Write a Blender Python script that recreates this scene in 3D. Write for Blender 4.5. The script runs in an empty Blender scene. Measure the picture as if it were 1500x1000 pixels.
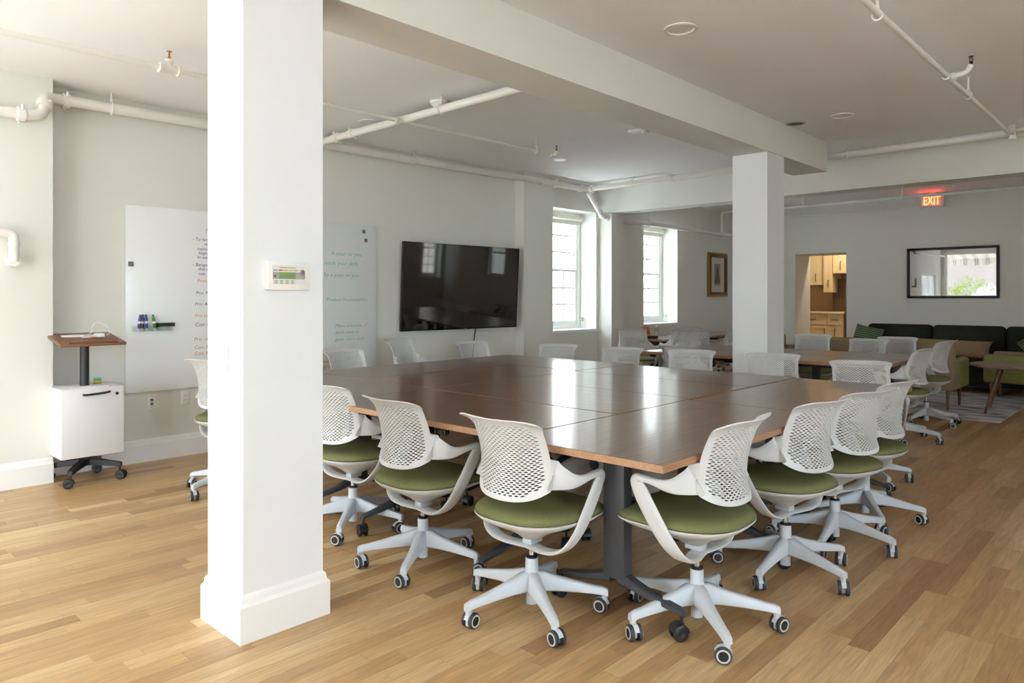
import bpy, bmesh, math, random
from mathutils import Vector, Matrix, Euler
random.seed(7)
PI = math.pi
S = bpy.context.scene
C = S.collection

# ------------------------------------------------------------------ camera
cam_d = bpy.data.cameras.new('camera')
cam_d.sensor_width = 36.0
cam_d.lens = 1049.4 / 1500 * 36.0
cam_d.shift_y = -64.4 / 1500
cam_d.clip_end = 300
cam = bpy.data.objects.new('camera', cam_d)
C.objects.link(cam)
cam.location = (0, 0, 1.35)
cam.rotation_euler = (PI / 2, 0, math.radians(43.22))
S.camera = cam

# ------------------------------------------------------------------ sky, sun, exposure
SKY_STRENGTH = 5.0
world = bpy.data.worlds.new('sky'); S.world = world
world.use_nodes = True
_bg = world.node_tree.nodes['Background']
_bg.inputs[0].default_value = (0.75, 0.88, 1.03, 1)
_bg.inputs[1].default_value = SKY_STRENGTH
sun_d = bpy.data.lights.new('sun', 'SUN'); sun_d.energy = 7.5; sun_d.angle = math.radians(1.0)
sun_d.color = (1.0, 0.95, 0.87)
sun = bpy.data.objects.new('sun', sun_d); C.objects.link(sun)
sun.rotation_euler = Euler((math.radians(36), 0, math.radians(4)))      # high, over the terrace behind the camera
S.view_settings.view_transform = 'Standard'
S.view_settings.look = 'None'
S.view_settings.gamma = 1.0
S.view_settings.use_curve_mapping = False
S.view_settings.exposure = 1.60
cy = S.cycles
cy.use_denoising = True
cy.max_bounces = 12; cy.diffuse_bounces = 7; cy.glossy_bounces = 5; cy.transmission_bounces = 6
cy.transparent_max_bounces = 12
cy.sample_clamp_indirect = 12.0
cy.caustics_reflective = False; cy.caustics_refractive = False
cy.blur_glossy = 0.5

# ------------------------------------------------------------------ helpers
def lin(r, g, b):
    f = lambda c: (c / 255 / 12.92) if c / 255 <= 0.04045 else ((c / 255 + 0.055) / 1.055) ** 2.4
    return (f(r), f(g), f(b), 1)

MATS = {}
def pm(name, rgb, rough=0.5, metal=0.0, var=0.04, scale=8.0, bump=0.0, bscale=200.0, coat=0.0, spec=0.5, emit=None, estr=0.0, stretch=None):
    """procedural material: base colour with a soft noise variation and optional fine relief"""
    if name in MATS: return MATS[name]
    m = bpy.data.materials.new(name); m.use_nodes = True
    n, l = m.node_tree.nodes, m.node_tree.links
    b = n['Principled BSDF']
    tc = n.new('ShaderNodeTexCoord'); src = tc.outputs['Object']
    if stretch:
        mp = n.new('ShaderNodeMapping'); mp.inputs['Scale'].default_value = stretch
        l.new(src, mp.inputs[0]); src = mp.outputs[0]
    nz = n.new('ShaderNodeTexNoise'); nz.inputs['Scale'].default_value = scale; nz.inputs['Detail'].default_value = 4
    l.new(src, nz.inputs['Vector'])
    c = lin(*rgb)
    mx = n.new('ShaderNodeMix'); mx.data_type = 'RGBA'
    mx.inputs[6].default_value = tuple(max(0, v * (1 - var)) for v in c[:3]) + (1,)
    mx.inputs[7].default_value = tuple(min(1, v * (1 + var)) for v in c[:3]) + (1,)
    l.new(nz.outputs['Fac'], mx.inputs[0]); l.new(mx.outputs[2], b.inputs['Base Color'])
    b.inputs['Roughness'].default_value = rough; b.inputs['Metallic'].default_value = metal
    b.inputs['Specular IOR Level'].default_value = spec
    b.inputs['Coat Weight'].default_value = coat; b.inputs['Coat Roughness'].default_value = 0.08
    if bump:
        n2 = n.new('ShaderNodeTexNoise'); n2.inputs['Scale'].default_value = bscale; n2.inputs['Detail'].default_value = 2
        l.new(src, n2.inputs['Vector'])
        bp = n.new('ShaderNodeBump'); bp.inputs['Strength'].default_value = bump; bp.inputs['Distance'].default_value = 0.002
        l.new(n2.outputs['Fac'], bp.inputs['Height']); l.new(bp.outputs[0], b.inputs['Normal'])
    if emit:
        b.inputs['Emission Color'].default_value = lin(*emit); b.inputs['Emission Strength'].default_value = estr
    MATS[name] = m
    return m

def thin_glass(name, tint=(0.96, 0.98, 0.97), rough=0.02, refl=1.0):
    if name in MATS: return MATS[name]
    m = bpy.data.materials.new(name); m.use_nodes = True
    n, l = m.node_tree.nodes, m.node_tree.links
    for x in list(n): n.remove(x)
    out = n.new('ShaderNodeOutputMaterial'); t = n.new('ShaderNodeBsdfTransparent'); g = n.new('ShaderNodeBsdfGlossy')
    t.inputs[0].default_value = (*tint, 1); g.inputs['Roughness'].default_value = rough
    fr = n.new('ShaderNodeFresnel'); fr.inputs[0].default_value = 1.35
    mx = n.new('ShaderNodeMixShader')
    ge = n.new('ShaderNodeNewGeometry'); inv = n.new('ShaderNodeMath'); inv.operation = 'SUBTRACT'; inv.inputs[0].default_value = 1.0
    l.new(ge.outputs['Backfacing'], inv.inputs[1])
    mu = n.new('ShaderNodeMath'); mu.operation = 'MULTIPLY'; l.new(fr.outputs[0], mu.inputs[0]); l.new(inv.outputs[0], mu.inputs[1])
    l.new(mu.outputs[0], mx.inputs[0]); l.new(t.outputs[0], mx.inputs[1]); l.new(g.outputs[0], mx.inputs[2]); l.new(mx.outputs[0], out.inputs[0])
    MATS[name] = m
    return m

class MB:
    """collects shapes; build() links them as one mesh object"""
    def __init__(s): s.v = []; s.f = []; s.m = []
    def add(s, vs, fs, mi=0):
        o = len(s.v); s.v += [tuple(p) for p in vs]
        s.f += [tuple(i + o for i in f) for f in fs]; s.m += [mi] * len(fs)
        return s
    def box(s, a, b, mi=0, M=None):
        x0, y0, z0 = a; x1, y1, z1 = b
        vs = [Vector(p) for p in ((x0,y0,z0),(x1,y0,z0),(x1,y1,z0),(x0,y1,z0),(x0,y0,z1),(x1,y0,z1),(x1,y1,z1),(x0,y1,z1))]
        if M: vs = [M @ p for p in vs]
        return s.add(vs, [(3,2,1,0),(4,5,6,7),(0,1,5,4),(1,2,6,5),(2,3,7,6),(3,0,4,7)], mi)
    def bbox(s, a, b, r=0.004, mi=0, M=None):
        """box with chamfered edges"""
        bm = bmesh.new(); bmesh.ops.create_cube(bm, size=1)
        for v in bm.verts:
            v.co = Vector([a[i] + (v.co[i] + 0.5) * (b[i] - a[i]) for i in range(3)])
        bmesh.ops.bevel(bm, geom=list(bm.edges), offset=r, segments=2, affect='EDGES', profile=0.5)
        bm.verts.index_update()
        vs = [(M @ v.co if M else v.co.copy()) for v in bm.verts]
        fs = [[v.index for v in f.verts] for f in bm.faces]
        bm.free()
        return s.add(vs, fs, mi)
    def ring_loft(s, rings, mi=0, cap0=True, cap1=True, closed=True):
        n = len(rings[0]); vs = [p for r in rings for p in r]; fs = []
        for i in range(len(rings) - 1):
            for j in range(n if closed else n - 1):
                k = (j + 1) % n
                fs.append((i*n+j, i*n+k, (i+1)*n+k, (i+1)*n+j))
        if cap0: fs.append(tuple(reversed(range(n))))
        if cap1: fs.append(tuple((len(rings)-1)*n + j for j in range(n)))
        return s.add(vs, fs, mi)
    def lathe(s, prof, n=16, c=(0,0,0), mi=0, M=None, caps=True):
        rings = []
        for r, z in prof:
            ring = [Vector((c[0] + r*math.cos(2*PI*k/n), c[1] + r*math.sin(2*PI*k/n), c[2] + z)) for k in range(n)]
            if M: ring = [M @ p for p in ring]
            rings.append(ring)
        return s.ring_loft(rings, mi, caps, caps)
    def tube(s, path, r, n=10, mi=0, caps=True):
        P = [Vector(p) for p in path]; rings = []; up = None
        for i, p in enumerate(P):
            d = (P[min(i+1, len(P)-1)] - P[max(i-1, 0)]).normalized()
            if up is None:
                up = Vector((0,0,1)) if abs(d.z) < 0.9 else Vector((1,0,0))
            a = d.cross(up).normalized(); up = a.cross(d).normalized()
            rr = r[i] if isinstance(r, (list, tuple)) else r
            rings.append([p + a*rr*math.cos(2*PI*k/n) + up*rr*math.sin(2*PI*k/n) for k in range(n)])
        return s.ring_loft(rings, mi, caps, caps)
    def sweep(s, path, W, T, w, t, mi=0):
        """ribbon: path points, width and thickness direction per point, half sizes per point"""
        rings = []
        for p, a, b, ww, tt in zip(path, W, T, w, t):
            a = a.normalized(); b = (b - a*b.dot(a)).normalized()
            pr = [(1,.35),(.88,.85),(.5,1),(-.5,1),(-.88,.85),(-1,.35),(-1,-.35),(-.88,-.85),(-.5,-1),(.5,-1),(.88,-.85),(1,-.35)]
            rings.append([p + a*ww*x + b*tt*y for x, y in pr])
        return s.ring_loft(rings, mi)
    def mesh(s, name, mats, smooth=40):
        me = bpy.data.meshes.new(name); me.from_pydata(s.v, [], s.f)
        for m in (mats if isinstance(mats, (list, tuple)) else [mats]): me.materials.append(m)
        me.polygons.foreach_set('material_index', s.m)
        me.update()
        bm = bmesh.new(); bm.from_mesh(me); bmesh.ops.recalc_face_normals(bm, faces=bm.faces); bm.to_mesh(me); bm.free()
        if smooth:
            me.shade_smooth(); me.set_sharp_from_angle(angle=math.radians(smooth))
        return me
    def build(s, name, mats, parent=None, smooth=40, loc=None, rot=None):
        return link(name, s.mesh(name, mats, smooth), parent, loc, rot)

def link(name, data, parent=None, loc=None, rot=None):
    o = bpy.data.objects.new(name, data); C.objects.link(o)
    if parent: o.parent = parent
    if loc: o.location = loc
    if rot: o.rotation_euler = rot
    return o
def tag(o, label, cat=None, group=None, kind=None):
    o['label'] = label
    if cat: o['category'] = cat
    if group: o['group'] = group
    if kind: o['kind'] = kind
    return o
def empty(name, loc=(0,0,0), rz=0.0):
    o = bpy.data.objects.new(name, None); C.objects.link(o); o.empty_display_size = 0.1
    o.location = loc; o.rotation_euler = (0, 0, rz)
    return o
def struct(o, label=None):
    o['kind'] = 'structure'
    if label: o['label'] = label
    return o
def copy_tree(o, parent=None):
    c = o.copy(); C.objects.link(c)
    if parent is not None: c.parent = parent
    for ch in list(o.children): copy_tree(ch, c)
    return c
def text_part(name, body, size, mat, parent, loc, rot, shear=0.0, depth=0.0006, sx=1.0, align='LEFT'):
    cu = bpy.data.curves.new('lettering', 'FONT'); cu.body = body; cu.size = size; cu.shear = shear; cu.extrude = depth
    cu.align_x = align; cu.resolution_u = 2; cu.space_character = 1.0
    t = bpy.data.objects.new('lettering', cu); C.objects.link(t)
    dg = bpy.context.evaluated_depsgraph_get(); dg.update()
    me = bpy.data.meshes.new_from_object(t.evaluated_get(dg))
    bpy.data.objects.remove(t); bpy.data.curves.remove(cu)
    me.materials.clear(); me.materials.append(mat)
    o = link(name, me, parent, loc, rot); o.scale = (sx, 1, 1)
    return o
def catmull(pts, sub=6):
    P = [Vector(p) for p in pts]; out = []
    for i in range(len(P) - 1):
        p0, p1, p2, p3 = P[max(i-1,0)], P[i], P[i+1], P[min(i+2,len(P)-1)]
        for k in range(sub):
            t = k / sub
            out.append(0.5*((2*p1) + (p2-p0)*t + (2*p0-5*p1+4*p2-p3)*t*t + (3*p1-p0-3*p2+p3)*t**3))
    out.append(P[-1]); return out
def bend(pts, r=0.06, n=5):
    """polyline with rounded corners"""
    P = [Vector(p) for p in pts]; out = [P[0]]
    for i in range(1, len(P)-1):
        a = (P[i-1]-P[i]); b = (P[i+1]-P[i]); rr = min(r, a.length*.49, b.length*.49)
        a = P[i] + a.normalized()*rr; b = P[i] + b.normalized()*rr
        for k in range(n+1):
            t = k/n; out.append((1-t)**2*a + 2*t*(1-t)*P[i] + t*t*b)
    out.append(P[-1]); return out

# ------------------------------------------------------------------ materials
M_wall = pm('wall_paint', (223, 222, 214), 0.75, var=0.015, scale=3, bump=0.08, bscale=300)
M_ceil = pm('ceiling_paint', (246, 245, 246), 0.8, var=0.02, scale=2, bump=0.06, bscale=250)
M_white = pm('column_paint', (230, 231, 231), 0.55, var=0.01, scale=3, bump=0.05, bscale=250)
M_trim = pm('trim_gloss_white', (238, 236, 234), 0.35, var=0.01, scale=4)
M_pipe = pm('pipe_white_paint', (232, 228, 222), 0.4, var=0.02, scale=12, bump=0.05)
M_plastic = pm('chair_grey_plastic', (206, 206, 205), 0.42, var=0.015, scale=10, bump=0.05, bscale=500)
M_plastic2 = pm('chair_base_grey', (196, 200, 206), 0.40, var=0.015, scale=10, bump=0.04, bscale=500)
M_chrome = pm('chrome', (205, 205, 205), 0.15, 1.0, var=0.02)
M_dark = pm('black_plastic', (34, 34, 36), 0.45, var=0.05, scale=20)
M_tyre = pm('tyre_rubber', (52, 52, 55), 0.5, var=0.05, scale=20)
M_ring = pm('wheel_ring_grey', (200, 200, 198), 0.4)
M_tleg = pm('table_leg_charcoal', (58, 60, 64), 0.42, var=0.06, scale=30, bump=0.1, bscale=600)
M_black = pm('black_gloss', (14, 14, 16), 0.08, var=0.05)
M_cabinet = pm('cabinet_white', (228, 226, 226), 0.35, var=0.01)
M_brass = pm('brass', (176, 120, 50), 0.3, 1.0, var=0.1)

def wood(name, c0, c1, axis='Y', rough=0.35, coat=0.0, gscale=1.0, coat_rough=0.05):
    if name in MATS: return MATS[name]
    m = bpy.data.materials.new(name); m.use_nodes = True
    n, l = m.node_tree.nodes, m.node_tree.links; b = n['Principled BSDF']
    tc = n.new('ShaderNodeTexCoord'); mp = n.new('ShaderNodeMapping')
    sc = {'X': (2.0, 45, 45), 'Y': (45, 2.0, 45), 'Z': (45, 45, 2.0)}[axis]
    mp.inputs['Scale'].default_value = tuple(v*gscale for v in sc)
    l.new(tc.outputs['Object'], mp.inputs[0])
    nz = n.new('ShaderNodeTexNoise'); nz.inputs['Scale'].default_value = 1.6; nz.inputs['Detail'].default_value = 6; nz.inputs['Distortion'].default_value = 0.6
    l.new(mp.outputs[0], nz.inputs['Vector'])
    cr = n.new('ShaderNodeValToRGB'); cr.color_ramp.elements[0].position = 0.3; cr.color_ramp.elements[1].position = 0.72
    cr.color_ramp.elements[0].color = lin(*c0); cr.color_ramp.elements[1].color = lin(*c1)
    l.new(nz.outputs['Fac'], cr.inputs[0]); l.new(cr.outputs[0], b.inputs['Base Color'])
    b.inputs['Roughness'].default_value = rough; b.inputs['Coat Weight'].default_value = coat; b.inputs['Coat Roughness'].default_value = coat_rough
    MATS[name] = m; return m
M_topx = wood('walnut_laminate_along_x', (98, 70, 52), (134, 101, 78), 'X', 0.28, 0.35, coat_rough=0.09)
M_topy = wood('walnut_laminate_along_y', (98, 70, 52), (134, 101, 78), 'Y', 0.28, 0.35, coat_rough=0.09)
M_edge = wood('walnut_edge_band', (160, 118, 86), (184, 142, 106), 'Y', 0.4)
M_walnut = wood('walnut_shelf', (108, 74, 52), (142, 102, 76), 'Y', 0.4)
M_legwood = wood('stained_leg_wood', (92, 62, 42), (128, 90, 62), 'Z', 0.4)

def oak():
    m = bpy.data.materials.new('oak_floor'); m.use_nodes = True
    n, l = m.node_tree.nodes, m.node_tree.links; b = n['Principled BSDF']
    at = n.new('ShaderNodeAttribute'); at.attribute_name = 'tone'
    sp = n.new('ShaderNodeSeparateColor'); l.new(at.outputs['Color'], sp.inputs[0])
    geo = n.new('ShaderNodeNewGeometry')
    off = n.new('ShaderNodeVectorMath'); off.operation = 'SCALE'; off.inputs['Scale'].default_value = 40
    l.new(at.outputs['Color'], off.inputs[0])
    ad = n.new('ShaderNodeVectorMath'); l.new(geo.outputs['Position'], ad.inputs[0]); l.new(off.outputs[0], ad.inputs[1])
    m1 = n.new('ShaderNodeMapping'); m1.inputs['Scale'].default_value = (55, 3.0, 1); l.new(ad.outputs[0], m1.inputs[0])
    fine = n.new('ShaderNodeTexNoise'); fine.inputs['Scale'].default_value = 2.2; fine.inputs['Detail'].default_value = 6; fine.inputs['Distortion'].default_value = 0.4
    l.new(m1.outputs[0], fine.inputs['Vector'])
    m2 = n.new('ShaderNodeMapping'); m2.inputs['Scale'].default_value = (16, 1.6, 1); l.new(ad.outputs[0], m2.inputs[0])
    wv = n.new('ShaderNodeTexNoise'); wv.inputs['Scale'].default_value = 1.3; wv.inputs['Detail'].default_value = 3; wv.inputs['Distortion'].default_value = 1.8
    l.new(m2.outputs[0], wv.inputs['Vector'])
    cr = n.new('ShaderNodeValToRGB'); cr.color_ramp.elements[0].color = lin(161, 122, 80); cr.color_ramp.elements[1].color = lin(216, 184, 137)
    e = cr.color_ramp.elements.new(0.45); e.color = lin(192, 154, 106)
    l.new(sp.outputs[0], cr.inputs[0])
    mr = n.new('ShaderNodeMapRange'); mr.inputs[1].default_value = 0.3; mr.inputs[2].default_value = 0.75; mr.inputs[3].default_value = 0.80; mr.inputs[4].default_value = 1.10
    l.new(fine.outputs['Fac'], mr.inputs[0])
    mr2 = n.new('ShaderNodeMapRange'); mr2.inputs[1].default_value = 0.3; mr2.inputs[2].default_value = 0.7; mr2.inputs[3].default_value = 0.84; mr2.inputs[4].default_value = 1.08
    l.new(wv.outputs['Fac'], mr2.inputs[0])
    mu = n.new('ShaderNodeMath'); mu.operation = 'MULTIPLY'; l.new(mr.outputs[0], mu.inputs[0]); l.new(mr2.outputs[0], mu.inputs[1])
    vm = n.new('ShaderNodeVectorMath'); vm.operation = 'SCALE'; l.new(cr.outputs[0], vm.inputs[0]); l.new(mu.outputs[0], vm.inputs['Scale'])
    l.new(vm.outputs[0], b.inputs['Base Color'])
    b.inputs['Roughness'].default_value = 0.36; b.inputs['Specular IOR Level'].default_value = 0.45
    bp = n.new('ShaderNodeBump'); bp.inputs['Strength'].default_value = 0.05; bp.inputs['Distance'].default_value = 0.001
    l.new(fine.outputs['Fac'], bp.inputs['Height']); l.new(bp.outputs[0], b.inputs['Normal'])
    return m
M_oak = oak()
M_glass = thin_glass('window_glass')

# ------------------------------------------------------------------ the room
H = 2.945
XL, XP, XR, YN, YF = -6.25, -6.04, 4.00, -2.20, 12.75
floor = struct(MB().box((-6.8, YN-.3, -0.12), (XR+.3, 15.2, -0.012)).build('floor', pm('floor_joint_dark', (96, 66, 38), 0.7)), 'oak strip floor of the room')

def plank_mesh(me_name, planks):
    v, f, tone = [], [], []
    for x0, x1, y0, y1, h, t in planks:
        o = len(v); g = 0.0004; c = 0.0011
        a, b_, c0, d = x0+g, x1-g, y0+g, y1-g
        v += [(a,c0,-.012),(b_,c0,-.012),(b_,d,-.012),(a,d,-.012),(a,c0,h-.0007),(b_,c0,h-.0007),(b_,d,h-.0007),(a,d,h-.0007),
              (a+c,c0+c,h),(b_-c,c0+c,h),(b_-c,d-c,h),(a+c,d-c,h)]
        f += [tuple(i+o for i in q) for q in ((0,1,5,4),(1,2,6,5),(2,3,7,6),(3,0,4,7),(4,5,9,8),(5,6,10,9),(6,7,11,10),(7,4,8,11),(8,9,10,11))]
        tone += [t]*12
    me = bpy.data.meshes.new(me_name); me.from_pydata(v, [], f); me.materials.append(M_oak)
    ca = me.color_attributes.new('tone', 'FLOAT_COLOR', 'POINT')
    ca.data.foreach_set('color', [x for t in tone for x in t]); me.update()
    return me
def build_floor():
    W = 0.083; planks = []
    x = -6.27
    while x < XR + .05:
        y = YN - random.uniform(0, 1.2)
        while y < 15.0:
            L = random.choice((.35,.5,.6,.75,.9,1.05,1.2,1.5)) * random.uniform(.9, 1.1)
            y0, y1 = max(y, YN), min(y+L, 15.0)
            if y1 - y0 > 0.05:
                planks.append((x, x+W, y0, y1, -random.uniform(0, .0004), (min(1, max(0, random.gauss(.5, .23))), random.random(), random.random(), 1)))
            y += L
        x += W
    s, c = math.sin(math.radians(43.22)), math.cos(math.radians(43.22))
    def score(p):
        a = 0.0
        for k in range(9):
            X = (p[0]+p[1])/2; Y = p[2] + (p[3]-p[2])*(k+.5)/9
            w = -s*X + c*Y; r = c*X + s*Y
            if w < .3: continue
            px = 750 + 1049.4*r/w; py = 435.6 + 1049.4*1.35/w
            if -20 < px < 1520 and py < 1010: a += (p[3]-p[2])/9 / w**3
        return a
    planks.sort(key=score, reverse=True)
    for p in planks[:300]:
        link('plank', plank_mesh('plank', [p]), floor)
    o = link('plank_field', plank_mesh('plank_field', planks[300:]), floor)
    o['kind'] = 'stuff'; o['label'] = 'oak floor strips farther off'
build_floor()

struct(MB().box((-6.9, YN-.35, H), (XR+.35, 15.3, H+.25)).build('ceiling', M_ceil, smooth=0), 'plain off-white plaster ceiling')

def wall_y(mb, x0, x1, y0, y1, z0, z1, openings):
    """wall running along Y with rectangular openings (ya, yb, za, zb)"""
    y = y0
    for ya, yb, za, zb in sorted(openings):
        if ya > y: mb.box((x0, y, z0), (x1, ya, z1))
        if za > z0: mb.box((x0, ya, z0), (x1, yb, za))
        if zb < z1: mb.box((x0, ya, zb), (x1, yb, z1))
        y = yb
    if y < y1: mb.box((x0, y, z0), (x1, y1, z1))
def wall_x(mb, y0, y1, x0, x1, z0, z1, openings):
    x = x0
    for xa, xb, za, zb in sorted(openings):
        if xa > x: mb.box((x, y0, z0), (xa, y1, z1))
        if za > z0: mb.box((xa, y0, z0), (xb, y1, za))
        if zb < z1: mb.box((xa, y0, zb), (xb, y1, z1))
        x = xb
    if x < x1: mb.box((x, y0, z0), (x1, y1, z1))

W1 = (7.45, 8.44, 0.90, 2.58); W2 = (9.70, 10.73, 0.93, 2.55)
RW = [(-1.95, 2.1, .7, 2.75), (8.9, 9.6, 1.0, 2.4), (12.02, 12.62, .9, 2.55)]  # nearest opening added and widened for light; farthest shows in the screen
NW = (-5.92, -1.5, 0.08, 2.72)
SW = (-1.9, 0.2, 0.30, 2.0)  # opening added to brighten the left side and fill the mirror view
DO = (-5.06, -4.19, 0.0, 2.116)
FW = (1.35, 2.0, 1.15, 2.35)
mb = MB(); wall_y(mb, XL-.45, XL, 1.52, 15.2, -.1, H, [W1, W2])
struct(mb.build('wall_left', M_wall, smooth=0), 'pale grey wall with whiteboard, screen and two windows')
mb = MB(); wall_y(mb, XP-.35, XP, YN-.3, 1.52, -.1, H, [SW]); mb.box((XP-.66, 1.2, -.1), (XP-.35, 1.52, H))
struct(mb.build('wall_left_near', M_wall, smooth=0), 'pale grey wall stepping forward at the left edge')
mb = MB(); wall_y(mb, XR, XR+.3, YN-.3, 15.2, -.1, H, RW)
struct(mb.build('wall_right', M_wall, smooth=0), 'pale grey window wall on the right, out of frame')
mb = MB(); wall_x(mb, YN-.3, YN, XP, XR, -.1, H, [NW])
struct(mb.build('wall_near', M_wall, smooth=0), 'glazed wall behind the camera')
mb = MB(); wall_x(mb, YF, 13.44, XL, XR, -.1, H, [DO, FW])
struct(mb.build('wall_far', M_wall, smooth=0), 'grey far wall with doorway, mirror and sofa')
struct(MB().box((XL, 6.71, 0), (-6.10, 7.28, H)).build('trim_1', M_wall, smooth=0), 'shallow wall pier right of the screen')
struct(MB().box((XL, 8.50, 0), (-6.02, 8.79, 2.575)).build('trim_2', M_wall, smooth=0), 'wall pier carrying the cross beam')
struct(MB().box((XL, 8.50, 2.57), (XR, 8.79, H)).build('ceiling_beam', M_wall, smooth=0), 'dropped cross beam dividing the long room')
struct(MB().box((-3.04, YN, 2.645), (-2.687, 7.60, H)).build('ceiling_beam', M_wall, smooth=0), 'dropped beam running over both white columns')

def base_profile(h=0.185, t=0.022):
    return [(0,0),(t,0),(t,h*.76),(t*.55,h*.83),(t*.45,h*.93),(t*.25,h*.97),(0,h)]
def baseboard(name, p0, p1, nrm, h=0.185, label=None):
    p0, p1, nrm = Vector(p0), Vector(p1), Vector(nrm)
    rings = [[p + nrm*a + Vector((0,0,b)) for a, b in base_profile(h)] for p in (p0, p1)]
    return struct(MB().ring_loft(rings).build(name, M_trim, smooth=0), label)
baseboard('baseboard_left', (XL, 1.545, 0), (XL, 6.70, 0), (1,0,0), label='white moulded baseboard under the whiteboard')
baseboard('baseboard_left_near', (XP, YN+.02, 0), (XP, 1.52, 0), (1,0,0), label='white moulded baseboard of the stepped wall')
baseboard('baseboard_left_far', (XL, 8.80, 0), (XL, 12.70, 0), (1,0,0), label='white baseboard under the far window')
baseboard('baseboard_far', (-4.18, YF, 0), (XR, YF, 0), (0,-1,0), label='white baseboard behind the sofa')

def column(x0, x1, y0, y1, label):
    o = struct(MB().box((x0, y0, 0), (x1, y1, 2.645)).build('column', M_white, smooth=0), label)
    pr = base_profile(); rings = []
    for a, b in pr:
        rings.append([Vector((x0-a,y0-a,b)), Vector((x1+a,y0-a,b)), Vector((x1+a,y1+a,b)), Vector((x0-a,y1+a,b))])
    MB().ring_loft(rings).build('base_trim', M_trim, o, smooth=0)
    return o
column(-3.0, -2.687, 1.322, 1.678, 'white square column with moulded base in the foreground')
column(-3.028, -2.70, 6.18, 6.54, 'white square column behind the conference table')

# ------------------------------------------------------------------ windows
def sash_window(name, Y, xo, xi, sgn, cols=3, rows=3, label='', blind=False):
    """double-hung window in a wall along Y; xo = plane of the frame, xi = inner wall face"""
    ya, yb, za, zb = Y
    fr = MB(); t = .05
    for a, b in (((ya, za), (ya+t, zb)), ((yb-t, za), (yb, zb)), ((ya+t, zb-t), (yb-t, zb)), ((ya+t, za), (yb-t, za+t))):
        fr.box((xo-.06, a[0], a[1]), (xo+.06, b[0], b[1]))
    for k in (-1, 1):
        yy = ya+t if k < 0 else yb-t-.03
        fr.box((xo+.0, yy, za+t), (xo+.045, yy+.03, zb-t))
    root = struct(fr.build(name, M_trim, smooth=0), label)
    zm = (za+zb)/2
    MB().box((min(xo, xi+.03*sgn), ya-.02, za-.035), (max(xo, xi+.03*sgn), yb+.02, za-.002)).build('window_sill', M_trim, root, smooth=0)
    for q, (z0, z1, dx) in enumerate(((za+t, zm+.02, .022), (zm-.02, zb-t, -.022))):
        sm = MB(); st = .045; x = xo + dx*sgn
        y0, y1 = ya+t+.002, yb-t-.002
        sm.box((x-.018, y0, z0), (x+.018, y0+st, z1)); sm.box((x-.018, y1-st, z0), (x+.018, y1, z1))
        sm.box((x-.018, y0+st, z0), (x+.018, y1-st, z0+st+.02*(q==0))); sm.box((x-.018, y0+st, z1-.035), (x+.018, y1-st, z1))
        sash = sm.build('sash', M_trim, root, smooth=0)
        gy0, gy1, gz0, gz1 = y0+st, y1-st, z0+st+.02*(q==0), z1-.035
        for i in range(1, cols):
            yy = gy0 + (gy1-gy0)*i/cols
            MB().box((x-.012, yy-.012, gz0), (x+.012, yy+.012, gz1)).build('muntin', M_trim, sash, smooth=0)
        for j in range(1, rows):
            zz = gz0 + (gz1-gz0)*j/rows
            MB().box((x-.011, gy0, zz-.012), (x+.011, gy1, zz+.012)).build('muntin', M_trim, sash, smooth=0)
        for i in range(cols):
            for j in range(rows):
                MB().box((x-.002, gy0+(gy1-gy0)*i/cols+.009, gz0+(gz1-gz0)*j/rows+.009), (x+.002, gy0+(gy1-gy0)*(i+1)/cols-.009, gz0+(gz1-gz0)*(j+1)/rows-.009)).build('pane', M_glass, sash, smooth=0)
    MB().bbox((xo+.05*sgn-.012, (ya+yb)/2-.03, zm-.01), (xo+.05*sgn+.012, (ya+yb)/2+.03, zm+.015), .004).build('sash_lock', M_chrome, root)
    if blind:
        b = MB().tube([(xo+.10*sgn, ya+.03, zb-.075), (xo+.10*sgn, yb-.03, zb-.075)], .036, 14)
        b.box((xo+.06*sgn-.002, ya+.03, zb-.17), (xo+.06*sgn+.002, yb-.03, zb-.08))
        b.build('roller_blind', pm('blind_fabric', (232, 228, 218), .7), root)
        MB().tube([(xo+.13*sgn, yb-.035, za+.16), (xo+.13*sgn, yb-.035, za+.10)], .014, 8).build('blind_chain_guide', M_chrome, root)
    return root
sash_window('window_1', W1, -6.60, XL, 1, label='tall white sash window with small panes nearest the screen', blind=True)
sash_window('window_2', W2, -6.60, XL, 1, label='tall white sash window beyond the cross beam', blind=True)
for i, w in enumerate(RW):
    sash_window('window_%d' % (i+3), w, XR+.22, XR, -1, 2, 3, label='tall sash window in the right wall, out of frame')
def glazed_front():
    x0, x1, z0, z1 = NW; y = YN-.12
    fr = MB(); t = .05
    fr.box((x0, y-.05, z0), (x0+t, y+.05, z1)); fr.box((x1-t, y-.05, z0), (x1, y+.05, z1)); fr.box((x0+t, y-.05, z1-t), (x1-t, y+.05, z1)); fr.box((x0+t, y-.05, z0), (x1-t, y+.05, z0+t))
    root = struct(fr.build('window_6', M_trim, smooth=0), 'glazed front to the terrace behind the camera')
    n = 3
    for i in range(1, n):
        x = x0 + (x1-x0)*i/n
        MB().box((x-.03, y-.04, z0+t), (x+.03, y+.04, z1-t)).build('mullion', M_trim, root, smooth=0)
    for i in range(n):
        a = x0+(x1-x0)*i/n+.03; b = x0+(x1-x0)*(i+1)/n-.03
        MB().box((a, y-.004, z0+t), (b, y+.004, z1-t)).build('pane', M_glass, root, smooth=0)
glazed_front()
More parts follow.
